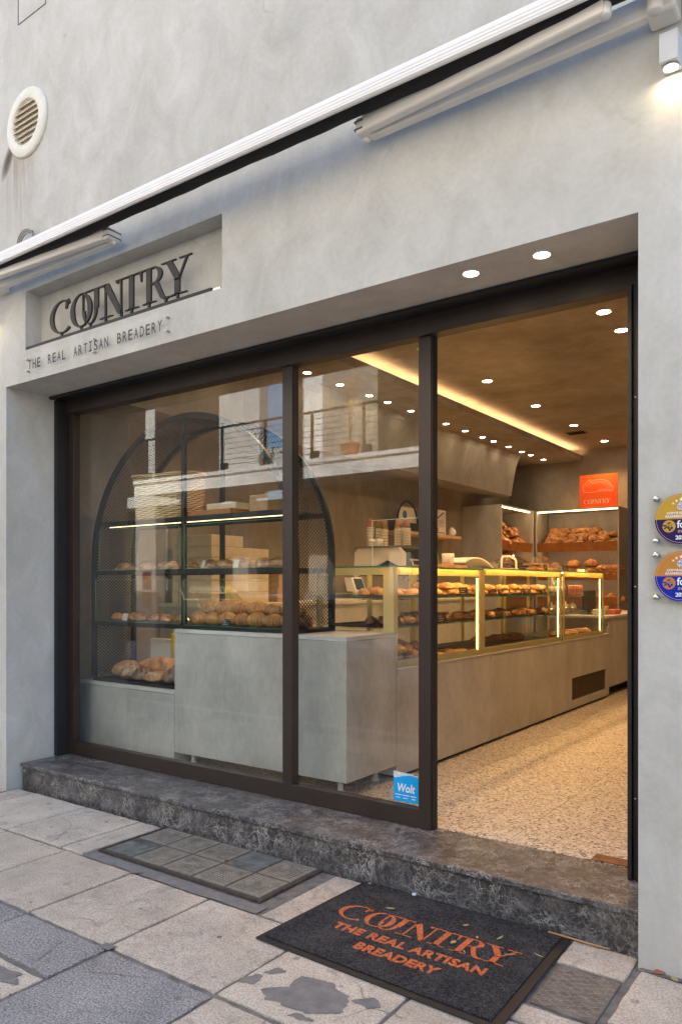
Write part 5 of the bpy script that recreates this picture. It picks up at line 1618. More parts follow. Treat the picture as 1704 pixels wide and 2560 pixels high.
# middle case
case_tray(2.70, 4.42, 1.421, 'long black tray on the upper shelf of the middle case')
shelf_row('pastry', 'pastry', 2.72, 4.38, 14, (-2.87, -2.98, -3.09), 1.429, 'golden pastry crowded on the upper shelf of the middle case', 'pastry', 'golden pastries in the middle case', 1.0, 2)
case_tray(2.70, 4.42, 1.217, 'long black tray on the lower shelf of the middle case')
shelf_row('pie', 'pastry', 2.72, 4.40, 11, (-2.89, -3.02), 1.225, 'flat brown pastry on the lower shelf of the middle case', 'pastry', 'brown pastries in the middle case', 1.1)
case_tray(2.70, 4.42, 0.968, 'long black tray on the floor of the middle case', -3.30, -2.76)
shelf_row('wrapped', 'sweet_bun', 3.2, 4.3, 6, (-3.05,), 0.976, 'pale bagged bun on the floor of the middle case', 'bun', 'bagged buns on the middle case floor', 1.1)
for i, y in enumerate((2.78, 3.15, 3.40, 3.72, 3.90, 4.25)):
    price_tag(-2.80, y, 1.421, 90, 'small black price tag along the upper shelf of the middle case', 'price tags on the upper middle shelf')
for i, y in enumerate((2.74, 3.3, 3.85, 4.30, 4.42)):
    price_tag(-2.80, y, 1.217, 90, 'small black price tag along the lower shelf of the middle case', 'price tags on the lower middle shelf')
for y, z, s_ in ((1.42, 1.217, 'lower shelf of the corner case by the window'), (1.38, 0.968, 'floor of the corner case by the window'), (2.1, 1.217, 'lower shelf in the middle of the corner case'), (2.47, 1.421, 'upper shelf of the corner case by the light strip')):
    price_tag(-2.79, y, z, 75, 'small black price tag on the ' + s_, None, 0.10, 0.075)
# steel tins on the lower shelf of the corner case
for i in range(4):
    tag(MB().lathe([(0.0, 0.0), (0.038, 0.0), (0.04, 0.075), (0.037, 0.075), (0.035, 0.006), (0.0, 0.005)], (-3.18, 2.18 + i * 0.095, 1.217), 18).build('steel_tin', M['steel']), 'shiny steel tin in a row behind the buns of the corner case', 'tin', 'steel tins in the corner case')
# short case: drinks and packs
def bottle(x, y, z, r, h, mats, label, group):
    t = thing('drink_bottle', label, 'bottle', (x, y, z), group)
    MB().lathe([(0.0, 0.0), (r, 0.0), (r, h * 0.62), (r * 0.42, h * 0.82), (r * 0.40, h * 0.93)], (0, 0, 0), 14).build('body', mats[0], t, local=True)
    MB().lathe([(r * 1.02, h * 0.2), (r * 1.02, h * 0.5)], (0, 0, 0), 14).build('label_band', mats[1], t, local=True)
    MB().lathe([(r * 0.45, h * 0.931), (r * 0.45, h), (0.0, h)], (0, 0, 0), 10).build('cap', mats[2], t, local=True)
for i in range(4):
    bottle(-2.88 - 0.02 * (i % 2), 4.68 + i * 0.12, 1.408, 0.034, 0.20, (M['bottle_green'], M['paper'], M['red_dot']) if i == 1 else (M['soft_plastic'], M['paper'], M['white']),
           'green drink bottle with white band in the short case' if i == 1 else 'clear drink bottle with pale band in the short case', None if i == 1 else 'clear bottles in the short case')
for i in range(5):
    tag(MB().lathe([(0.0, 0.0), (0.03, 0.0), (0.033, 0.006), (0.033, 0.10), (0.028, 0.112), (0.0, 0.112)], (-2.88, 5.22 + i * 0.09, 1.408), 14).build('drink_can', [M['can']]), 'reddish drink can in the row on the top shelf of the short case', 'can', 'drink cans in the short case')
for i in range(4):
    bottle(-2.92, 4.75 + i * 0.22, 1.208, 0.05, 0.13, (M['soft_plastic'], M['steel'], M['steel']), 'squat jar with steel lid on the lower shelf of the short case', 'jars in the short case')
for i in range(6):
    put('pastry', 'sandwich', -2.88 + rb_.uniform(-.03, .03), 4.75 + i * 0.18, 0.968, rb_.uniform(-40, 40), 'pale wrapped sandwich on the floor of the short case', 'sandwich', 'sandwiches in the short case', 1.2)

# on top of the cases: cake domes, lids, certificate screen
def cake_dome(y0, y1, label, kind, nlab, ncat, ngroup, zt):
    t = thing('cake_dome', label, 'cake dome', (-3.15, (y0 + y1) / 2, zt))
    hy, hx, h = (y1 - y0) / 2, 0.20, 0.165
    V = [(-hx, -hy, 0.012), (hx, -hy, 0.012), (hx, hy, 0.012), (-hx, hy, 0.012), (-hx * .96, -hy * .96, 0.04), (hx * .96, -hy * .96, 0.04), (hx * .96, hy * .96, 0.04), (-hx * .96, hy * .96, 0.04), (-0.05, -0.07, h), (0.05, -0.07, h), (0.05, 0.07, h), (-0.05, 0.07, h)]
    m_ = MB().add(V, [(0, 1, 5, 4), (1, 2, 6, 5), (2, 3, 7, 6), (3, 0, 4, 7), (4, 5, 9, 8), (5, 6, 10, 9), (6, 7, 11, 10), (7, 4, 8, 11), (8, 9, 10, 11)])
    m_.build('cover', M['dome'], t, local=True)
    MB().tube([(0, -0.03, h), (0, -0.03, h + 0.018), (0, 0.03, h + 0.018), (0, 0.03, h)], 0.006, 8).build('handle', M['acrylic'], t, local=True)
    MB().box(-hx - 0.01, hx + 0.01, -hy - 0.01, hy + 0.01, 0.0, 0.010).build('tray', M['white'], t, 0.003, local=True)
    for i in range(34):
        lay = 0 if i < 16 else (1 if i < 27 else 2)
        k3 = (0.80, 0.62, 0.42)[lay]
        put(kind, ncat.replace(' ', '_'), -3.15 + rb_.uniform(-.17, .17) * k3, (y0 + y1) / 2 + rb_.uniform(-1, 1) * k3 * hy, zt + 0.012 + 0.026 * lay, rb_.uniform(0, 180), nlab, ncat, ngroup, 1.15, tilt=rb_.uniform(-.3, .3))
cake_dome(3.98, 4.51, 'clear pyramid cake dome over dark biscuits on the middle case', 'choco', 'dark chocolate biscuit under the first cake dome', 'biscuit', 'dark biscuits under the dome', 1.658)
cake_dome(4.62, 5.40, 'clear pyramid cake dome over pale biscuits on the short case', 'cookie', 'pale golden biscuit under the second cake dome', 'biscuit', 'pale biscuits under the dome', 1.666)
tag(MB().box(-2.80, -2.72, 5.25, 5.37, 1.666, 1.694).build('card_box', M['paper'], bevel=0.003), 'small white box on the front edge of the short glass case', 'box')
price_tag(-2.74, 4.15, 1.659, 85, 'black price tag lying on the middle case before the dark biscuits')
price_tag(-2.74, 4.72, 1.666, 85, 'wide black price tag on the short case before the pale biscuits', None, 0.13)
lid = MB()
A_, B_ = [], []
for i in range(15):
    t = i / 14
    A_.append((0.0 + t * 0.62, 0.10 * math.sin(math.pi * min(1, 0.15 + 0.85 * t)) ** 0.8)); B_.append((0.0 + t * 0.62, 0.10 * math.sin(math.pi * min(1, 0.15 + 0.85 * t)) ** 0.8 - 0.012))
lid.strip(A_, B_, lambda u, v, w: (-3.28 + w, 3.02 + u, 1.659 + max(0.0, v + 0.012)), 0, 0.22)
tag(lid.build('curved_lid', M['cream_metal']), 'long cream curved lid resting on the middle case', 'lid')
hd = thing('handled_tray', 'cream serving tray with upright arched handle on the middle case', 'tray', (-3.05, 3.68, 1.659))
MB().box(-3.18, -2.90, 3.50, 3.86, 1.659, 1.675).build('base', M['cream_metal'], hd, 0.004)
MB().tube([(-2.93, 3.51, 1.675), (-2.93, 3.515, 1.765), (-2.93, 3.55, 1.785), (-2.93, 3.69, 1.792), (-2.93, 3.83, 1.772), (-2.93, 3.855, 1.75), (-2.93, 3.86, 1.675)], 0.010, 8).build('handle', M['cream_metal'], hd)
gs = thing('glass_screen', 'upright clear glass screen on the corner case before the cups', 'screen', (-2.9, 1.6, 1.645))
g_ = MB().box(-3.105, -2.72, 1.597, 1.603, 1.645, 1.99, 0)
for a_, b_, c_, d_ in ((-3.109, -3.105, 1.645, 1.994), (-3.105, -2.72, 1.99, 1.994)):
    g_.box(a_, b_, 1.5965, 1.6035, c_, d_, 1)
g_.build('pane', [M['glass_clear'], M['white']], gs)
wb = MB().box(-3.32, -3.02, 2.55, 3.0, 1.6585, 1.690)
tag(wb.build('wooden_board', M['wood_pale'], bevel=0.004), 'pale wooden board on the corner and middle cases under the paper pot', 'board')
tag(MB().lathe([(0.0, 0.0), (0.052, 0.0), (0.056, 0.105), (0.053, 0.105), (0.049, 0.004), (0.0, 0.003)], (-3.18, 2.93, 1.6905), 24).build('paper_pot', M['white']), 'white cylindrical pot on the wooden board', 'pot')
sb = thing('syrup_bottle', 'slim black syrup bottle with pump on the wooden board', 'bottle', (-3.17, 2.66, 1.6905))
MB().lathe([(0.0, 0.0), (0.034, 0.0), (0.034, 0.13), (0.014, 0.17), (0.013, 0.20)], (-3.17, 2.66, 1.6905), 18).build('body', M['bottle_green'], sb)
MB().lathe([(0.015, 0.0), (0.015, 0.03), (0.006, 0.031), (0.006, 0.055)], (-3.17, 2.66, 1.8906), 12).build('pump', M['tray_black'], sb)

# things on the cash counter
CT = 1.1555
tm = thing('till_screen', 'black point-of-sale screen seen from behind on the cash counter', 'till', (-3.05, 6.45, CT))
MB().box(-3.08, -3.05, 6.25, 6.72, CT + 0.05, CT + 0.30).build('screen', M['tray_black'], tm, 0.01)
MB().box(-3.16, -2.98, 6.40, 6.58, CT, CT + 0.012).box(-3.075, -3.055, 6.45, 6.53, CT + 0.0121, CT + 0.0499).build('stand', M['tray_black'], tm)
tag(MB().lathe([(0.0, 0.0), (0.032, 0.0), (0.043, 0.105), (0.041, 0.107), (0.030, 0.006), (0.0, 0.005)], (-2.84, 6.42, CT), 20).build('kraft_cup', M['kraft']), 'single brown kraft paper cup on the cash counter', 'cup')
tag(MB().box(-2.90, -2.79, 6.10, 6.26, CT, CT + 0.075).build('white_box', M['white'], bevel=0.012), 'small white card machine at the edge of the cash counter', 'card machine')
cbx = MB().add([(-2.86, 6.58, CT), (-2.78, 6.58, CT), (-2.78, 6.84, CT), (-2.86, 6.84, CT), (-2.88, 6.54, CT + 0.06), (-2.76, 6.54, CT + 0.06), (-2.76, 6.88, CT + 0.06), (-2.88, 6.88, CT + 0.06)],
               [(0, 3, 2, 1), (0, 1, 5, 4), (1, 2, 6, 5), (2, 3, 7, 6), (3, 0, 4, 7), (4, 5, 6, 7)])
tag(cbx.build('coral_tub', M['coral']), 'coral pink tub on the cash counter by the door jamb', 'tub')
tag(MB().prism([(6.62, CT), (7.1, CT), (7.0, CT + 0.2), (6.9, CT + 0.2)], lambda u, v, w: (w, u, v), -3.2, -2.95).build('clear_cover', M['acrylic']), 'clear slanted cover behind the coral tub on the cash counter', 'cover')

# ------------------------------------------------------------------ back counter with coffee gear
BZ = 1.35
bc_ = thing('back_counter', 'grey work counter along the side wall behind the glass cases', 'counter', (-5.05, 4.0, FZ))
MB().box(-5.395, -4.62, 1.55, 6.6, FZ, BZ - 0.031).build('body', M['board'], bc_)
MB().box(-5.395, -4.60, 1.54, 6.61, BZ - 0.03, BZ).build('worktop', M['board_edge'], bc_, 0.003)
em = thing('espresso_machine', 'beige and black espresso machine on the back counter under the paper cups', 'espresso machine', (-4.8, 4.6, BZ))
def side(y, nm):
    P = [(-5.02, 1.62), (-4.60, 1.80), (-4.42, 1.72), (-4.37, 1.74), (-4.37, 1.88), (-4.44, 1.945), (-5.0, 1.945), (-5.05, 1.90), (-5.08, BZ + 0.03), (-5.02, BZ + 0.03)]
    MB().prism(P, lambda u, v, w: (u, y + w, v), 0, 0.03).build(nm, M['cream_metal'], em, 0.004)
side(4.17, 'side_panel'); side(4.92, 'side_panel')
MB().box(-5.03, -4.42, 4.202, 4.918, 1.63, 1.94).build('body', M['tray_black'], em, 0.01)
MB().box(-5.05, -4.45, 4.16, 4.96, 1.9455, 1.965).build('cup_tray', M['grey_metal'], em)
MB().box(-5.0, -4.40, 4.22, 4.90, BZ + 0.04, BZ + 0.11).build('drip_tray', M['steel'], em, 0.01)
for y in (4.36, 4.72):
    MB().lathe([(0.0, -0.05), (0.036, -0.05), (0.038, 0.0)], (-4.47, y, 1.62), 18).build('group_head', M['steel'], em)
    MB().tube([(-4.45, y, 1.58), (-4.30, y, 1.565)], 0.013, 10).build('portafilter', M['tray_black'], em)
for y in (4.30, 4.78):
    MB().tube([(-4.40, y, 1.80), (-4.34, y - 0.01, 1.78), (-4.33, y - 0.015, 1.55)], 0.006, 8).build('steam_wand', M['steel'], em)
bt = MB()
for i in range(5):
    bt.box(-4.419, -4.415, 4.36 + i * 0.045, 4.385 + i * 0.045, 1.80, 1.82)
bt.build('button', M['white'], em)
for x, y in ((-4.98, 4.26), (-4.46, 4.26), (-4.98, 4.86), (-4.46, 4.86)):
    MB().lathe([(0.025, 0.0), (0.02, 0.042)], (x, y, BZ), 12).build('foot', M['tray_black'], em)
# paper cups nested upside down on the machine
def cup(col):
    me = MB()
    me.lathe([(0.044, 0.0), (0.046, 0.003), (0.044, 0.008), (0.043, 0.010)], (0, 0, 0), 18, 1)
    me.lathe([(0.0425, 0.0101), (0.030, 0.108), (0.031, 0.112), (0.0, 0.111)], (0, 0, 0), 18, 0)
    return me.mesh('cup', [col, M['paper']])
cup_k, cup_p = cup(M['kraft']), cup(plain('pinkish_card', (0.52, 0.36, 0.26), 0.8))
ZC = 1.9655
def cup_stack(x, y, n, me, label, group, dot=False, z0=ZC):
    for i in range(n):
        o = bpy.data.objects.new('paper_cup', me); COL.objects.link(o)
        o.location = (x + rb_.uniform(-.0015, .0015), y, z0 + i * 0.0175); o.rotation_euler = (0, 0, rb_.uniform(0, 6))
        tag(o, label, 'cup', group)
        if dot and i == n - 1:
            pts = []
            o.rotation_euler = (0, 0, 0)
            dm_ = MB()
            A, Bq = [], []
            for a in range(13):
                an = math.pi * 2 * a / 12
                A.append(an)
            ctr = R(-62)
            vs = []
            for an in A[:-1]:
                du, dv = 0.022 * math.cos(an), 0.022 * math.sin(an)
                zz = 0.062 + dv
                rr = 0.0425 - 0.0125 * (zz - 0.0101) / 0.098 + 0.0008
                vs.append((rr * math.cos(ctr + du / rr), rr * math.sin(ctr + du / rr), zz))
            dm_.add(vs, [tuple(range(12))])
            dm_.build('red_dot', M['red_dot'], o, local=True)
cup_stack(-4.86, 4.22, 13, cup_k, 'brown paper cup in the outermost stack on the coffee machine', 'paper cups in the outermost stack', True)
cup_stack(-4.765, 4.26, 12, cup_k, 'brown paper cup in the middle one of three brown stacks', 'paper cups in the middle brown stack')
cup_stack(-4.67, 4.22, 11, cup_k, 'brown paper cup in the brown stack nearest the pink stacks', 'paper cups in the inner brown stack')
cup_stack(-4.50, 4.30, 12, cup_p, 'pinkish paper cup in the stack half hidden behind another', 'paper cups in the rear pinkish stack')
cup_stack(-4.475, 4.20, 11, cup_p, 'pinkish paper cup with red dot in the stack before the rear one', 'paper cups in the front pinkish stack', True)
cup_stack(-4.36, 4.20, 11, cup_p, 'pinkish paper cup with red dot in the stack by the door post', 'paper cups in the inner pinkish stack', True)
def lid_stack(x, y, n, label, group):
    me = MB().lathe([(0.046, 0.0), (0.047, 0.006), (0.042, 0.010), (0.040, 0.018), (0.034, 0.022), (0.0, 0.022)], (0, 0, 0), 18).mesh('lid', [M['white']])
    for i in range(n):
        o = bpy.data.objects.new('cup_lid', me); COL.objects.link(o)
        o.location = (x, y, ZC + i * 0.0135)
        tag(o, label, 'cup lid', group)
lid_stack(-4.80, 4.10 + 0.065, 5, 'white plastic cup lid in the outer pile on the machine edge', 'cup lids in the outer pile')
lid_stack(-4.70, 4.10 + 0.065, 5, 'white plastic cup lid in the inner pile on the machine edge', 'cup lids in the inner pile')

gd = thing('scale', 'white counter scale with dark tilted display on the back counter', 'scale', (-4.75, 3.5, BZ))
MB().box(-4.95, -4.62, 3.25, 3.62, BZ, BZ + 0.06).build('base', M['white'], gd, 0.01)
MB().box(-4.96, -4.61, 3.24, 3.63, BZ + 0.075, BZ + 0.085).build('pan', M['steel'], gd, 0.004)
MB().add([(-4.72, 3.55, BZ + 0.10), (-4.60, 3.55, BZ + 0.10), (-4.66, 3.55, BZ + 0.25), (-4.76, 3.55, BZ + 0.25), (-4.72, 3.75, BZ + 0.10), (-4.60, 3.75, BZ + 0.10), (-4.66, 3.75, BZ + 0.25), (-4.76, 3.75, BZ + 0.25)],
         [(0, 3, 2, 1), (4, 5, 6, 7), (0, 1, 5, 4), (1, 2, 6, 5), (2, 3, 7, 6), (3, 0, 4, 7)]).build('head', M['white'], gd, 0.006)
MB().add([(-4.606, 3.57, BZ + 0.118), (-4.606, 3.73, BZ + 0.118), (-4.654, 3.73, BZ + 0.238), (-4.654, 3.57, BZ + 0.238), (-4.603, 3.57, BZ + 0.119), (-4.603, 3.73, BZ + 0.119), (-4.651, 3.73, BZ + 0.239), (-4.651, 3.57, BZ + 0.239)],
         [(0, 3, 2, 1), (4, 5, 6, 7), (0, 1, 5, 4), (1, 2, 6, 5), (2, 3, 7, 6), (3, 0, 4, 7)]).build('display', M['screen'], gd)
# cartons stacked on the back counter behind the rack
for i in range(6):
    tag(MB().box(-5.30, -4.80, 1.62, 2.02, BZ + i * 0.102, BZ + i * 0.102 + 0.100).build('cake_carton', M['carton'], bevel=0.004), 'flat cream cake carton in the tall pile behind the arched rack', 'carton', 'cartons in the tall pile')
for i in range(5):
    tag(MB().box(-5.28, -4.84, 2.06, 2.42, BZ + i * 0.102, BZ + i * 0.102 + 0.100).build('cake_carton', M['carton'], bevel=0.004), 'flat cream cake carton in the second pile behind the arched rack', 'carton', 'cartons in the second pile')
for i in range(3):
    tag(MB().box(-5.2, -4.9, 2.62 + 0.02 * i, 2.86, BZ + i * 0.132, BZ + i * 0.132 + 0.130).build('paper_bag_box', M['kraft'], bevel=0.004), 'brown card box in the small pile on the back counter', 'box', 'card boxes on the back counter')
bd_ = thing('banana_bunch', 'yellow-green banana bunch on the back counter seen above the croissants', 'fruit', (-4.75, 1.72, BZ))
for i in range(5):
    a = R(-50 + i * 18)
    MB().tube([(-4.72, 1.62 + 0.03 * i, BZ + 0.16), (-4.70, 1.60 + 0.035 * i + 0.06, BZ + 0.10), (-4.70, 1.62 + 0.04 * i + 0.12, BZ + 0.03)], 0.018, 8, radii=[0.008, 0.02, 0.010]).build('banana', plain('banana_skin', (0.62, 0.55, 0.16), 0.5), bd_)

# wall shelf with certificate, white jar, round black stand
tag(MB().box(-5.398, -5.10, 5.3, 7.0, 2.19, 2.235).build('wall_shelf', M['wood_pale'], bevel=0.004), 'pale wooden shelf fixed to the side wall under the certificate', 'shelf')
cf = thing('framed_certificate', 'white framed certificate with blue corner band and gold seal on the wall shelf', 'certificate', (-5.15, 6.45, 2.236))
MB().box(-5.23, -5.21, 6.10, 6.72, 2.237, 2.60).build('frame', M['white'], cf, 0.003)
MB().box(-5.2098, -5.208, 6.13, 6.69, 2.262, 2.575).build('sheet', M['paper'], cf)
cm_ = MB()
cm_.box(-5.2078, -5.2065, 6.14, 6.68, 2.268, 2.282)
cm_.add([(-5.207, 6.40, 2.46), (-5.207, 6.45, 2.46), (-5.207, 6.68, 2.57), (-5.207, 6.63, 2.57)], [(0, 1, 2, 3)])
for i in range(5):
    cm_.box(-5.2078, -5.2072, 6.48, 6.66 - 0.02 * (i % 3), 2.36 + i * 0.022, 2.364 + i * 0.022)
cm_.build('blue_print', M['flag_blue'], cf)
MB().lathe([(0.03, 0.0), (0.03, 0.001), (0.0, 0.001)], (-5.2078, 6.47, 2.32), 18, 0, 'x').build('seal', M['gold'], cf)
tag(MB().lathe([(0.0, 0.0), (0.04, 0.0), (0.065, 0.03), (0.07, 0.06), (0.05, 0.10), (0.025, 0.115), (0.03, 0.13), (0.0, 0.135)], (-5.2, 6.88, 2.2355), 20).build('white_jar', M['white']), 'round white jar at the end of the wall shelf', 'jar')
bs = thing('arched_stand', 'black arched hoop stand holding a white card on the wall shelf', 'stand', (-5.2, 5.62, 2.236))
MB().tube([(-5.2, 5.62 + 0.27 * math.cos(a), 2.30 + 0.34 * math.sin(a)) for a in [R(-10 + 200 * i / 24) for i in range(25)]], 0.014, 8).build('hoop', M['black_metal'], bs)
MB().box(-5.215, -5.205, 5.42, 5.86, 2.36, 2.56).build('card', M['paper'], bs)
MB().box(-5.22, -5.18, 5.36, 5.88, 2.236, 2.35).build('base', M['black_metal'], bs)
MB().lathe([(0.055, 0.0), (0.055, 0.001), (0.0, 0.001)], (-5.2048, 5.56, 2.46), 18, 0, 'x').build('blue_emblem', M['flag_blue'], bs)

# ------------------------------------------------------------------ bread shelving
su = thing('side_bread_shelf', 'grey bread shelving against the side wall, open towards the counter', 'shelving', (-5.06, 8.2, FZ))
UX0, UX1, UY0, UY1, UT = -5.395, -4.73, 7.585, 8.872, 2.745
MB().box(UX0, UX1, UY0, UY0 + 0.022, FZ, UT).build('side_panel', M['board'], su)
MB().box(UX0, UX1, UY1 - 0.02, UY1, FZ, UT).build('side_panel', M['board'], su)
MB().box(UX0, UX1, UY0 + 0.0225, UY1 - 0.0205, UT - 0.022, UT).build('top_panel', M['board'], su)
MB().box(UX0, UX0 + 0.015, UY0 + 0.0225, UY1 - 0.0205, FZ, UT - 0.0225).build('back_panel', M['board'], su)
MB().box(UX1 - 0.05, UX1 - 0.03, UY0 + 0.03, UY1 - 0.10, UT - 0.034, UT - 0.0225).build('led_strip', M['led_shelf'], su)
bu = thing('back_bread_shelf', 'wide grey bread shelving on the back wall under the orange poster', 'shelving', (-4.04, 9.15, FZ))
VX0, VX1, VY, VYB = -4.705, -3.37, 8.88, 9.41
MB().box(VX0, VX0 + 0.022, VY, VYB, FZ, UT).build('side_panel', M['board'], bu)
MB().box(VX1 - 0.022, VX1, VY, VYB, FZ, UT).build('side_panel', M['board'], bu)
MB().box(VX0 + 0.0225, VX1 - 0.0225, VY, VYB, UT - 0.022, UT).build('top_panel', M['board'], bu)
MB().box(VX0 + 0.0225, VX1 - 0.0225, VYB - 0.015, VYB, FZ, UT - 0.0225).build('back_panel', M['board'], bu)
MB().box(VX0 + 0.03, VX1 - 0.03, VY + 0.03, VY + 0.05, UT - 0.034, UT - 0.0225).build('led_strip', M['led_shelf'], bu)
for z in (2.21, 1.75, 1.34):
    m_ = MB().box(UX0 + 0.016, UX1 - 0.06, UY0 + 0.023, UY1 - 0.021, z - 0.105, z - 0.09)
    m_.build('shelf_board', M['wood'], su)
    MB().add([(UX1 - 0.06, UY0 + 0.023, z - 0.145), (UX1 - 0.045, UY0 + 0.023, z - 0.145), (UX1 - 0.002, UY0 + 0.023, z), (UX1 - 0.017, UY0 + 0.023, z),
              (UX1 - 0.06, UY1 - 0.021, z - 0.145), (UX1 - 0.045, UY1 - 0.021, z - 0.145), (UX1 - 0.002, UY1 - 0.021, z), (UX1 - 0.017, UY1 - 0.021, z)],
             [(0, 3, 2, 1), (4, 5, 6, 7), (0, 1, 5, 4), (1, 2, 6, 5), (2, 3, 7, 6), (3, 0, 4, 7)]).build('shelf_lip', M['wood'], su)
    MB().box(VX0 + 0.023, VX1 - 0.023, VY + 0.06, VYB - 0.016, z - 0.105, z - 0.09).build('shelf_board', M['wood'], bu)
    MB().add([(VX0 + 0.023, VY + 0.045, z - 0.145), (VX0 + 0.023, VY + 0.06, z - 0.145), (VX0 + 0.023, VY + 0.017, z), (VX0 + 0.023, VY + 0.002, z),
              (VX1 - 0.023, VY + 0.045, z - 0.145), (VX1 - 0.023, VY + 0.06, z - 0.145), (VX1 - 0.023, VY + 0.017, z), (VX1 - 0.023, VY + 0.002, z)],
             [(0, 3, 2, 1), (4, 5, 6, 7), (0, 1, 5, 4), (1, 2, 6, 5), (2, 3, 7, 6), (3, 0, 4, 7)]).build('shelf_lip', M['wood'], bu)
for z in (2.104, 1.644):
    MB().box(UX1 - 0.085, UX1 - 0.07, UY0 + 0.05, UY1 - 0.12, z - 0.01, z - 0.002).build('led_strip', M['led_shelf'], su)
    MB().box(VX0 + 0.05, VX1 - 0.05, VY + 0.065, VY + 0.08, z - 0.01, z - 0.002).build('led_strip', M['led_shelf'], bu)
# loaves heaped on the shelves (rows rise towards the back)
def heap(kind, unit, z, label, group, rows, n, rotbase, sc=1.0):
    for r_ in range(rows):
        for i in range(n):
            t = (i + 0.5 + 0.25 * (r_ % 2)) / n
            if t > 0.97: continue
            if r_ == rows - 1 and rb_.random() < 0.4: continue
            up = z - 0.088 + r_ * 0.078 + rb_.uniform(-.012, .012)
            if unit == 'back':
                x = VX0 + 0.10 + (VX1 - VX0 - 0.18) * t + rb_.uniform(-.012, .012)
                y = VY + 0.12 + r_ * 0.075
                rz = rotbase + rb_.uniform(-25, 25)
            else:
                y = UY0 + 0.10 + (UY1 - UY0 - 0.22) * t
                x = UX1 - 0.14 - r_ * 0.06
                rz = 90 + rotbase + rb_.uniform(-25, 25)
            kd = kind if rb_.random() < 0.6 else rb_.choice(('bun', 'batard', 'flour'))
            put(kd, 'bread_loaf', x, y, up, rz, label, 'loaf', group, sc * rb_.uniform(0.82, 1.12) * (0.72 if kd == 'flour' else 1), tilt=rb_.uniform(-.3, .35))
heap('bun', 'back', 2.21, 'small brown loaf heaped on the upper shelf under the orange poster', 'loaves on the upper back shelf', 4, 7, 10, 1.05)
heap('batard', 'side', 2.21, 'long brown loaf stacked on the upper shelf of the side shelving', 'loaves on the upper side shelf', 5, 6, 60, 1.1)
for i in range(3):
    put('round', 'bread_loaf', UX1 - 0.22 - 0.03 * i, UY0 + 0.14 + 0.04 * i, 2.21 + 0.17 + 0.075 * i, 90, 'brown loaf on top of the pile at the near end of the side shelf', 'loaf', 'loaves topping the side pile', 0.9)
heap('batard', 'side', 1.75, 'brown loaf stacked on the middle shelf of the side shelving', 'loaves on the middle side shelf', 5, 6, 50, 1.1)
for i, (x, k2, dz, sc2) in enumerate(((-4.58, 'braid', 0, 1.0), (-4.47, 'braid', 0.0, 1.1), (-4.36, 'braid', 0.0, 1.1), (-4.42, 'braid', 0.09, 1.0))):
    put('braid', 'braided_loaf', x, VY + 0.14, 1.65 + dz + 0.06, 90 + rb_.uniform(-15, 15), 'striped braided loaf on the middle back shelf by the corner', 'loaf', 'braided loaves on the back shelf', sc2)
for i, (x, dz) in enumerate(((-4.22, 0), (-4.02, 0.0), (-3.86, 0.0))):
    put('round', 'bread_loaf', x, VY + 0.14, 1.67 + dz, rb_.uniform(-20, 20), 'big glossy round loaf in the bottom layer on the middle back shelf', 'loaf', 'round loaves in the bottom layer', 1.05)
for i, (x, dz) in enumerate(((-4.14, 0.115), (-3.86, 0.12))):
    put('round', 'bread_loaf', x, VY + 0.20, 1.69 + dz, rb_.uniform(-20, 20), 'big glossy round loaf in the upper layer on the middle back shelf', 'loaf', 'round loaves in the upper layer', 1.1)
for i in range(8):
    put('batard', 'bread_loaf', -3.66 + 0.08 * (i % 4), VY + 0.12 + 0.03 * (i // 4), 1.67 + 0.075 * (i // 4), 60 + rb_.uniform(-15, 15), 'slanted long loaf at the far end of the middle back shelf', 'loaf', 'long loaves on the middle back shelf', 0.95)
for i in range(5):
    put('round', 'bread_loaf', -3.72 + 0.17 * (i % 3), VY + 0.14 + 0.12 * (i // 3), 1.26 + 0.03 * (i // 3), rb_.uniform(-20, 20), 'brown loaf on the low back shelf above the till', 'loaf', 'loaves on the low back shelf', 0.9)

ps = thing('orange_poster', 'bright orange square poster with a loaf drawing standing on the bread shelving', 'poster', (-3.7, 8.96, UT))
MB().box(-4.0, -3.415, 8.955, 8.975, UT + 0.002, 3.27).build('board', M['orange'], ps)
pf = lambda du, dv, s_: (lambda u, v, w: (du + u * s_, 8.9545 - w, dv + v * s_))
logo(pf(-3.925, 2.815, 0.066), 0.001).build('lettering', M['pale_line'], ps)
dr_ = MB()
outl = [(-3.95, 3.06), (-3.94, 3.11), (-3.89, 3.15), (-3.845, 3.195), (-3.835, 3.165), (-3.77, 3.185), (-3.66, 3.185), (-3.58, 3.165), (-3.53, 3.13), (-3.51, 3.09), (-3.475, 3.06), (-3.47, 3.02), (-3.49, 2.995), (-3.58, 3.0), (-3.70, 3.005), (-3.80, 2.995), (-3.88, 2.99), (-3.93, 3.01), (-3.95, 3.06)]
def pen(P, w_=0.004):
    for a, b in zip(P, P[1:]):
        dr_.bar((a[0], 8.9543, a[1]), (b[0], 8.9543, b[1]), 0.001, w_, up=(0, 0, 1)) if abs(b[0] - a[0]) > abs(b[1] - a[1]) else dr_.bar((a[0], 8.9543, a[1]), (b[0], 8.9543, b[1]), w_, 0.001, up=(0, 1, 0))
pen(outl, 0.005)
for s_ in (0.9, 0.78, 0.6):
    pen([(-3.71 + (p[0] + 3.71) * s_, 3.08 + (p[1] - 3.08) * s_ * 0.9 - 0.004) for p in outl[1:15]], 0.0025)
dr_.build('loaf_drawing', M['pale_line'], ps)
build_words(text_mesh('THE REAL ARTISAN', 0.030, pf(-3.83, 2.935, 1.0), 0.0006), 3, M['bronze_print'], ps)
text_mesh('BREADERY', 0.030, pf(-3.78, 2.90, 1.0), 0.0006).build('lettering', M['bronze_print'], ps)

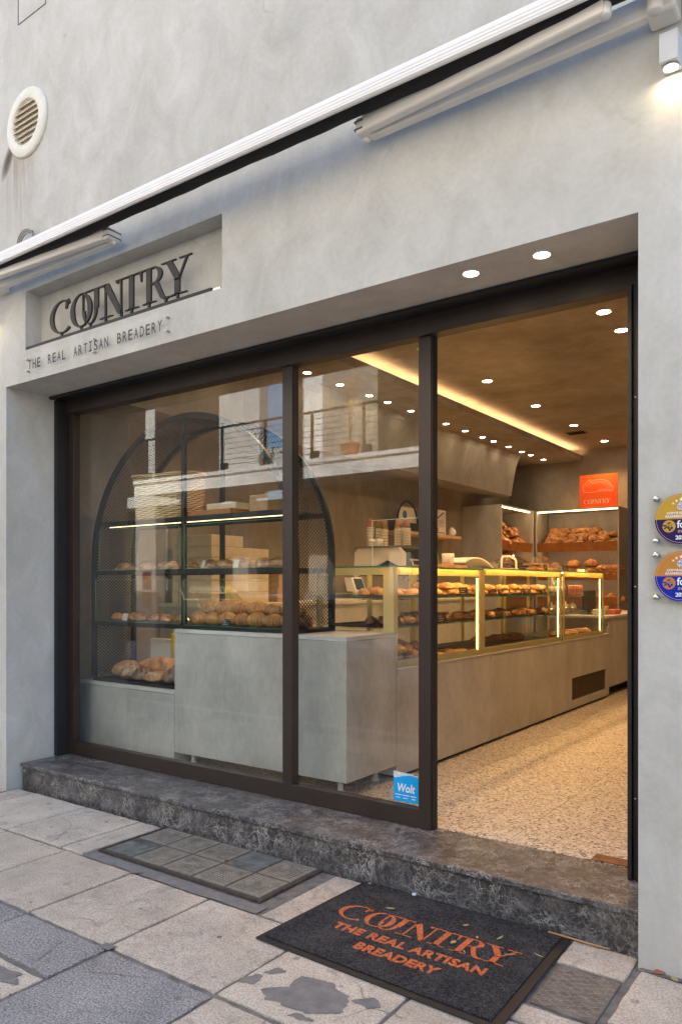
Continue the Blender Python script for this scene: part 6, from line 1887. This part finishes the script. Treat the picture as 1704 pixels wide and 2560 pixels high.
# ------------------------------------------------------------------ across the street (seen in the glass)
ob = thing('opposite_building', 'cream apartment building with a long balcony across the street', 'building', (-8, -9.5, 0))
WY = -9.0
w_ = MB()
w_.box(-30, -11.85, WY - 0.3, WY, 3.6, 12.5)
w_.box(-30, -20, -16, WY - 0.301, 3.6, 12.5)
w_.build('wall', M['opp_wall'], ob)
MB().box(-11.15, 6, WY - 0.3, WY, 3.6, 12.5).box(-11.15, 6, -16, WY - 0.301, 3.6, 12.5).build('wall', M['opp_beige'], ob)
MB().box(-10.55, -10.0, WY + 0.002, WY + 0.03, 3.95, 6.3).build('pale_panel', M['opp_slab'], ob)
MB().box(-30, 6, -9.9, -9.6, 0, 3.59).build('shop_wall', M['opp_glass'], ob)
for x0, x1 in ((-16.25, -15.45), (-12.7, -12.2), (-10.4, -9.9), (-8.3, -7.8), (-20.2, -19.4), (-5.6, -5.0)):
    MB().box(x0, x1, -9.3, WY, 0, 3.59).build('pillar', M['opp_beige'], ob)
for x0, x1, z0, z1 in ((-15.42, -13.15, 3.95, 6.9), (-8.55, -7.55, 3.95, 6.3), (-18.4, -17.2, 3.95, 6.3)):
    MB().box(x0, x1, WY + 0.002, WY + 0.05, z0, z1).build('shutter', M['opp_dim'], ob)
MB().box(-19, -15.85, WY + 0.002, WY + 0.06, 3.95, 6.9).build('shutter', M['opp_dim'], ob)
sl_ = MB().box(-14.46, -6.3, WY + 0.001, -7.55, 3.70, 3.90)
sl_.box(-14.44, -6.3, -7.549, -7.50, 3.63, 3.865); sl_.box(-14.46, -6.3, -7.549, -7.47, 3.91, 3.985)
sl_.build('balcony_slab', M['opp_slab'], ob)
rl_ = MB()
rl_.box(-14.4, -6.4, -7.56, -7.51, 4.90, 4.94)
for i in range(7):
    rl_.box(-14.4, -6.4, -7.54, -7.53, 4.10 + i * 0.112, 4.112 + i * 0.112)
for i in range(7):
    x = -14.04 + i * 1.22
    rl_.box(x - 0.025, x + 0.025, -7.555, -7.515, 3.99, 4.90); rl_.box(x - 0.04, x + 0.16, -7.56, -7.51, 4.02, 4.15)
rl_.build('railing', M['steel_dark'], ob)
rd = MB()
rd.box(-15.95, -15.62, WY + 0.001, WY + 0.02, 0.95, 1.35, 0); rd.box(-15.95, -15.62, WY + 0.001, WY + 0.02, 1.45, 1.9, 0)
rd.build('notice_panel', plain('dim_red_notice', (0.20, 0.06, 0.04), 0.5), ob)
acu = thing('air_conditioner', 'white outdoor air conditioner unit on the opposite balcony', 'air conditioner', (-10.85, -8.2, 3.99))
MB().box(-11.25, -10.45, -8.3, -7.95, 3.99, 4.45).build('casing', M['white'], acu, 0.02)
MB().lathe([(0.19, 0.0), (0.19, 0.01), (0.16, 0.012), (0.0, 0.012)], (-10.75, -7.94, 4.22), 24, 0, 'y').build('fan_grille', M['grey_metal'], acu)
fp = thing('flower_pot', 'terracotta flower pot with dry stems on the opposite balcony', 'flower pot', (-8.4, -7.75, 3.99))
MB().lathe([(0.0, 0.0), (0.13, 0.0), (0.17, 0.12), (0.18, 0.22), (0.195, 0.225), (0.195, 0.27), (0.15, 0.27), (0.0, 0.25)], (-8.4, -7.75, 3.985), 24).build('pot', M['terracotta'], fp)
sm_ = MB()
for i in range(7):
    a = i * 0.9
    sm_.tube([(-8.4, -7.75, 4.2), (-8.4 + 0.04 * math.cos(a), -7.75 + 0.04 * math.sin(a), 4.9), (-8.4 + 0.16 * math.cos(a), -7.75 + 0.16 * math.sin(a), 5.5)], 0.010, 5)
sm_.build('stem', M['twig'], fp)
so = thing('shop_sign', 'ornate pale outlined sign on the dark shop glass across the street', 'sign', (-14.15, -9.58, 1.3))
sf_ = lambda u, v, w: (-14.15 - u, -9.58 + w, 1.33 + v)
text_mesh('GELLISSIMO', 0.25, sf_, 0.01, 1.0, 0.0, 'CENTER').build('lettering', M['carton'], so)
om_ = MB()
def opl(P, r_=0.012):
    om_.tube([(-14.15 + p[0], -9.57, 1.42 + p[1]) for p in P], r_, 5)
opl([(-1.0, 0.0), (-0.9, 0.12), (-0.85, 0.25), (-0.35, 0.25)] + [(0.35 * math.cos(math.pi - math.pi * i / 12), 0.25 + 0.30 * math.sin(math.pi * i / 12)) for i in range(13)] + [(0.85, 0.25), (0.9, 0.12), (1.0, 0.0), (0.9, -0.12), (0.85, -0.25), (0.35, -0.25)] + [(0.35 * math.cos(-math.pi * i / 12), -0.25 - 0.30 * math.sin(math.pi * i / 12)) for i in range(13)] + [(-0.85, -0.25), (-0.9, -0.12), (-1.0, 0.0)])
om_.build('outline', M['carton'], so)

# parked car at the far kerb
car = thing('parked_car', 'silver hatchback parked along the far kerb, mirrored in the shop glass', 'car', (-7.2, -5.1, -0.13))
def hull(P, y0, y1, tuck):
    """side outline P extruded between y0 and y1 with the upper part leaning in"""
    m_ = MB()
    zt_ = max(p[1] for p in P)
    secs = [(y0, 1.0), (y0 + 0.12, 0.0), (y1 - 0.12, 0.0), (y1, 1.0)]
    V = []
    for y, k2 in secs:
        cy_ = (y0 + y1) / 2
        for p in P:
            t = max(0, (p[1] - 0.55) / (zt_ - 0.55)) if zt_ > 0.6 else 0
            yy = y + (cy_ - y) * t * tuck
            V.append((p[0] * (1 - 0.012 * k2) + -7.2, yy, p[1] - 0.13 - 0.02 * k2))
    n = len(P)
    F = [tuple(range(n - 1, -1, -1)), tuple(range(3 * n, 4 * n))]
    for j in range(3):
        F += [(j * n + i, j * n + (i + 1) % n, (j + 1) * n + (i + 1) % n, (j + 1) * n + i) for i in range(n)]
    return m_.add(V, F)
lower = [(-2.0, 0.30), (2.0, 0.30), (2.08, 0.5), (2.02, 0.72), (1.15, 0.90), (-1.95, 0.95), (-2.06, 0.7)]
cabin = [(-1.95, 0.955), (1.12, 0.905), (0.35, 1.42), (-0.2, 1.50), (-1.25, 1.46), (-1.75, 1.2)]
hull(lower, -5.95, -4.25, 0.05).build('body', M['car_paint'], car, 0.04)
hull(cabin, -5.88, -4.32, 0.28).build('windscreen', M['screen'], car, 0.03)
hull([(-1.30, 1.462), (0.33, 1.43), (0.2, 1.50), (-0.2, 1.535), (-1.2, 1.50)], -5.72, -4.48, 0.1).build('roof', M['car_paint'], car, 0.02)
for x in (-1.3, 1.3):
    for y in (-5.85, -4.35):
        wh = MB().lathe([(0.0, -0.1), (0.29, -0.1), (0.32, -0.07), (0.32, 0.07), (0.29, 0.1), (0.0, 0.1)], (-7.2 + x, y, 0.19), 24, 0, 'y').build('wheel', M['tyre'], car)
        MB().lathe([(0.0, -0.105), (0.19, -0.105), (0.2, 0.0), (0.19, 0.105), (0.0, 0.105)], (-7.2 + x, y, 0.19), 20, 0, 'y').build('rim', M['grey_metal'], wh)
for y in (-5.6, -4.6):
    MB().box(-7.2 + 1.98, -7.2 + 2.075, y - 0.15, y + 0.15, 0.45, 0.58).build('headlight', M['white'], car, 0.02)
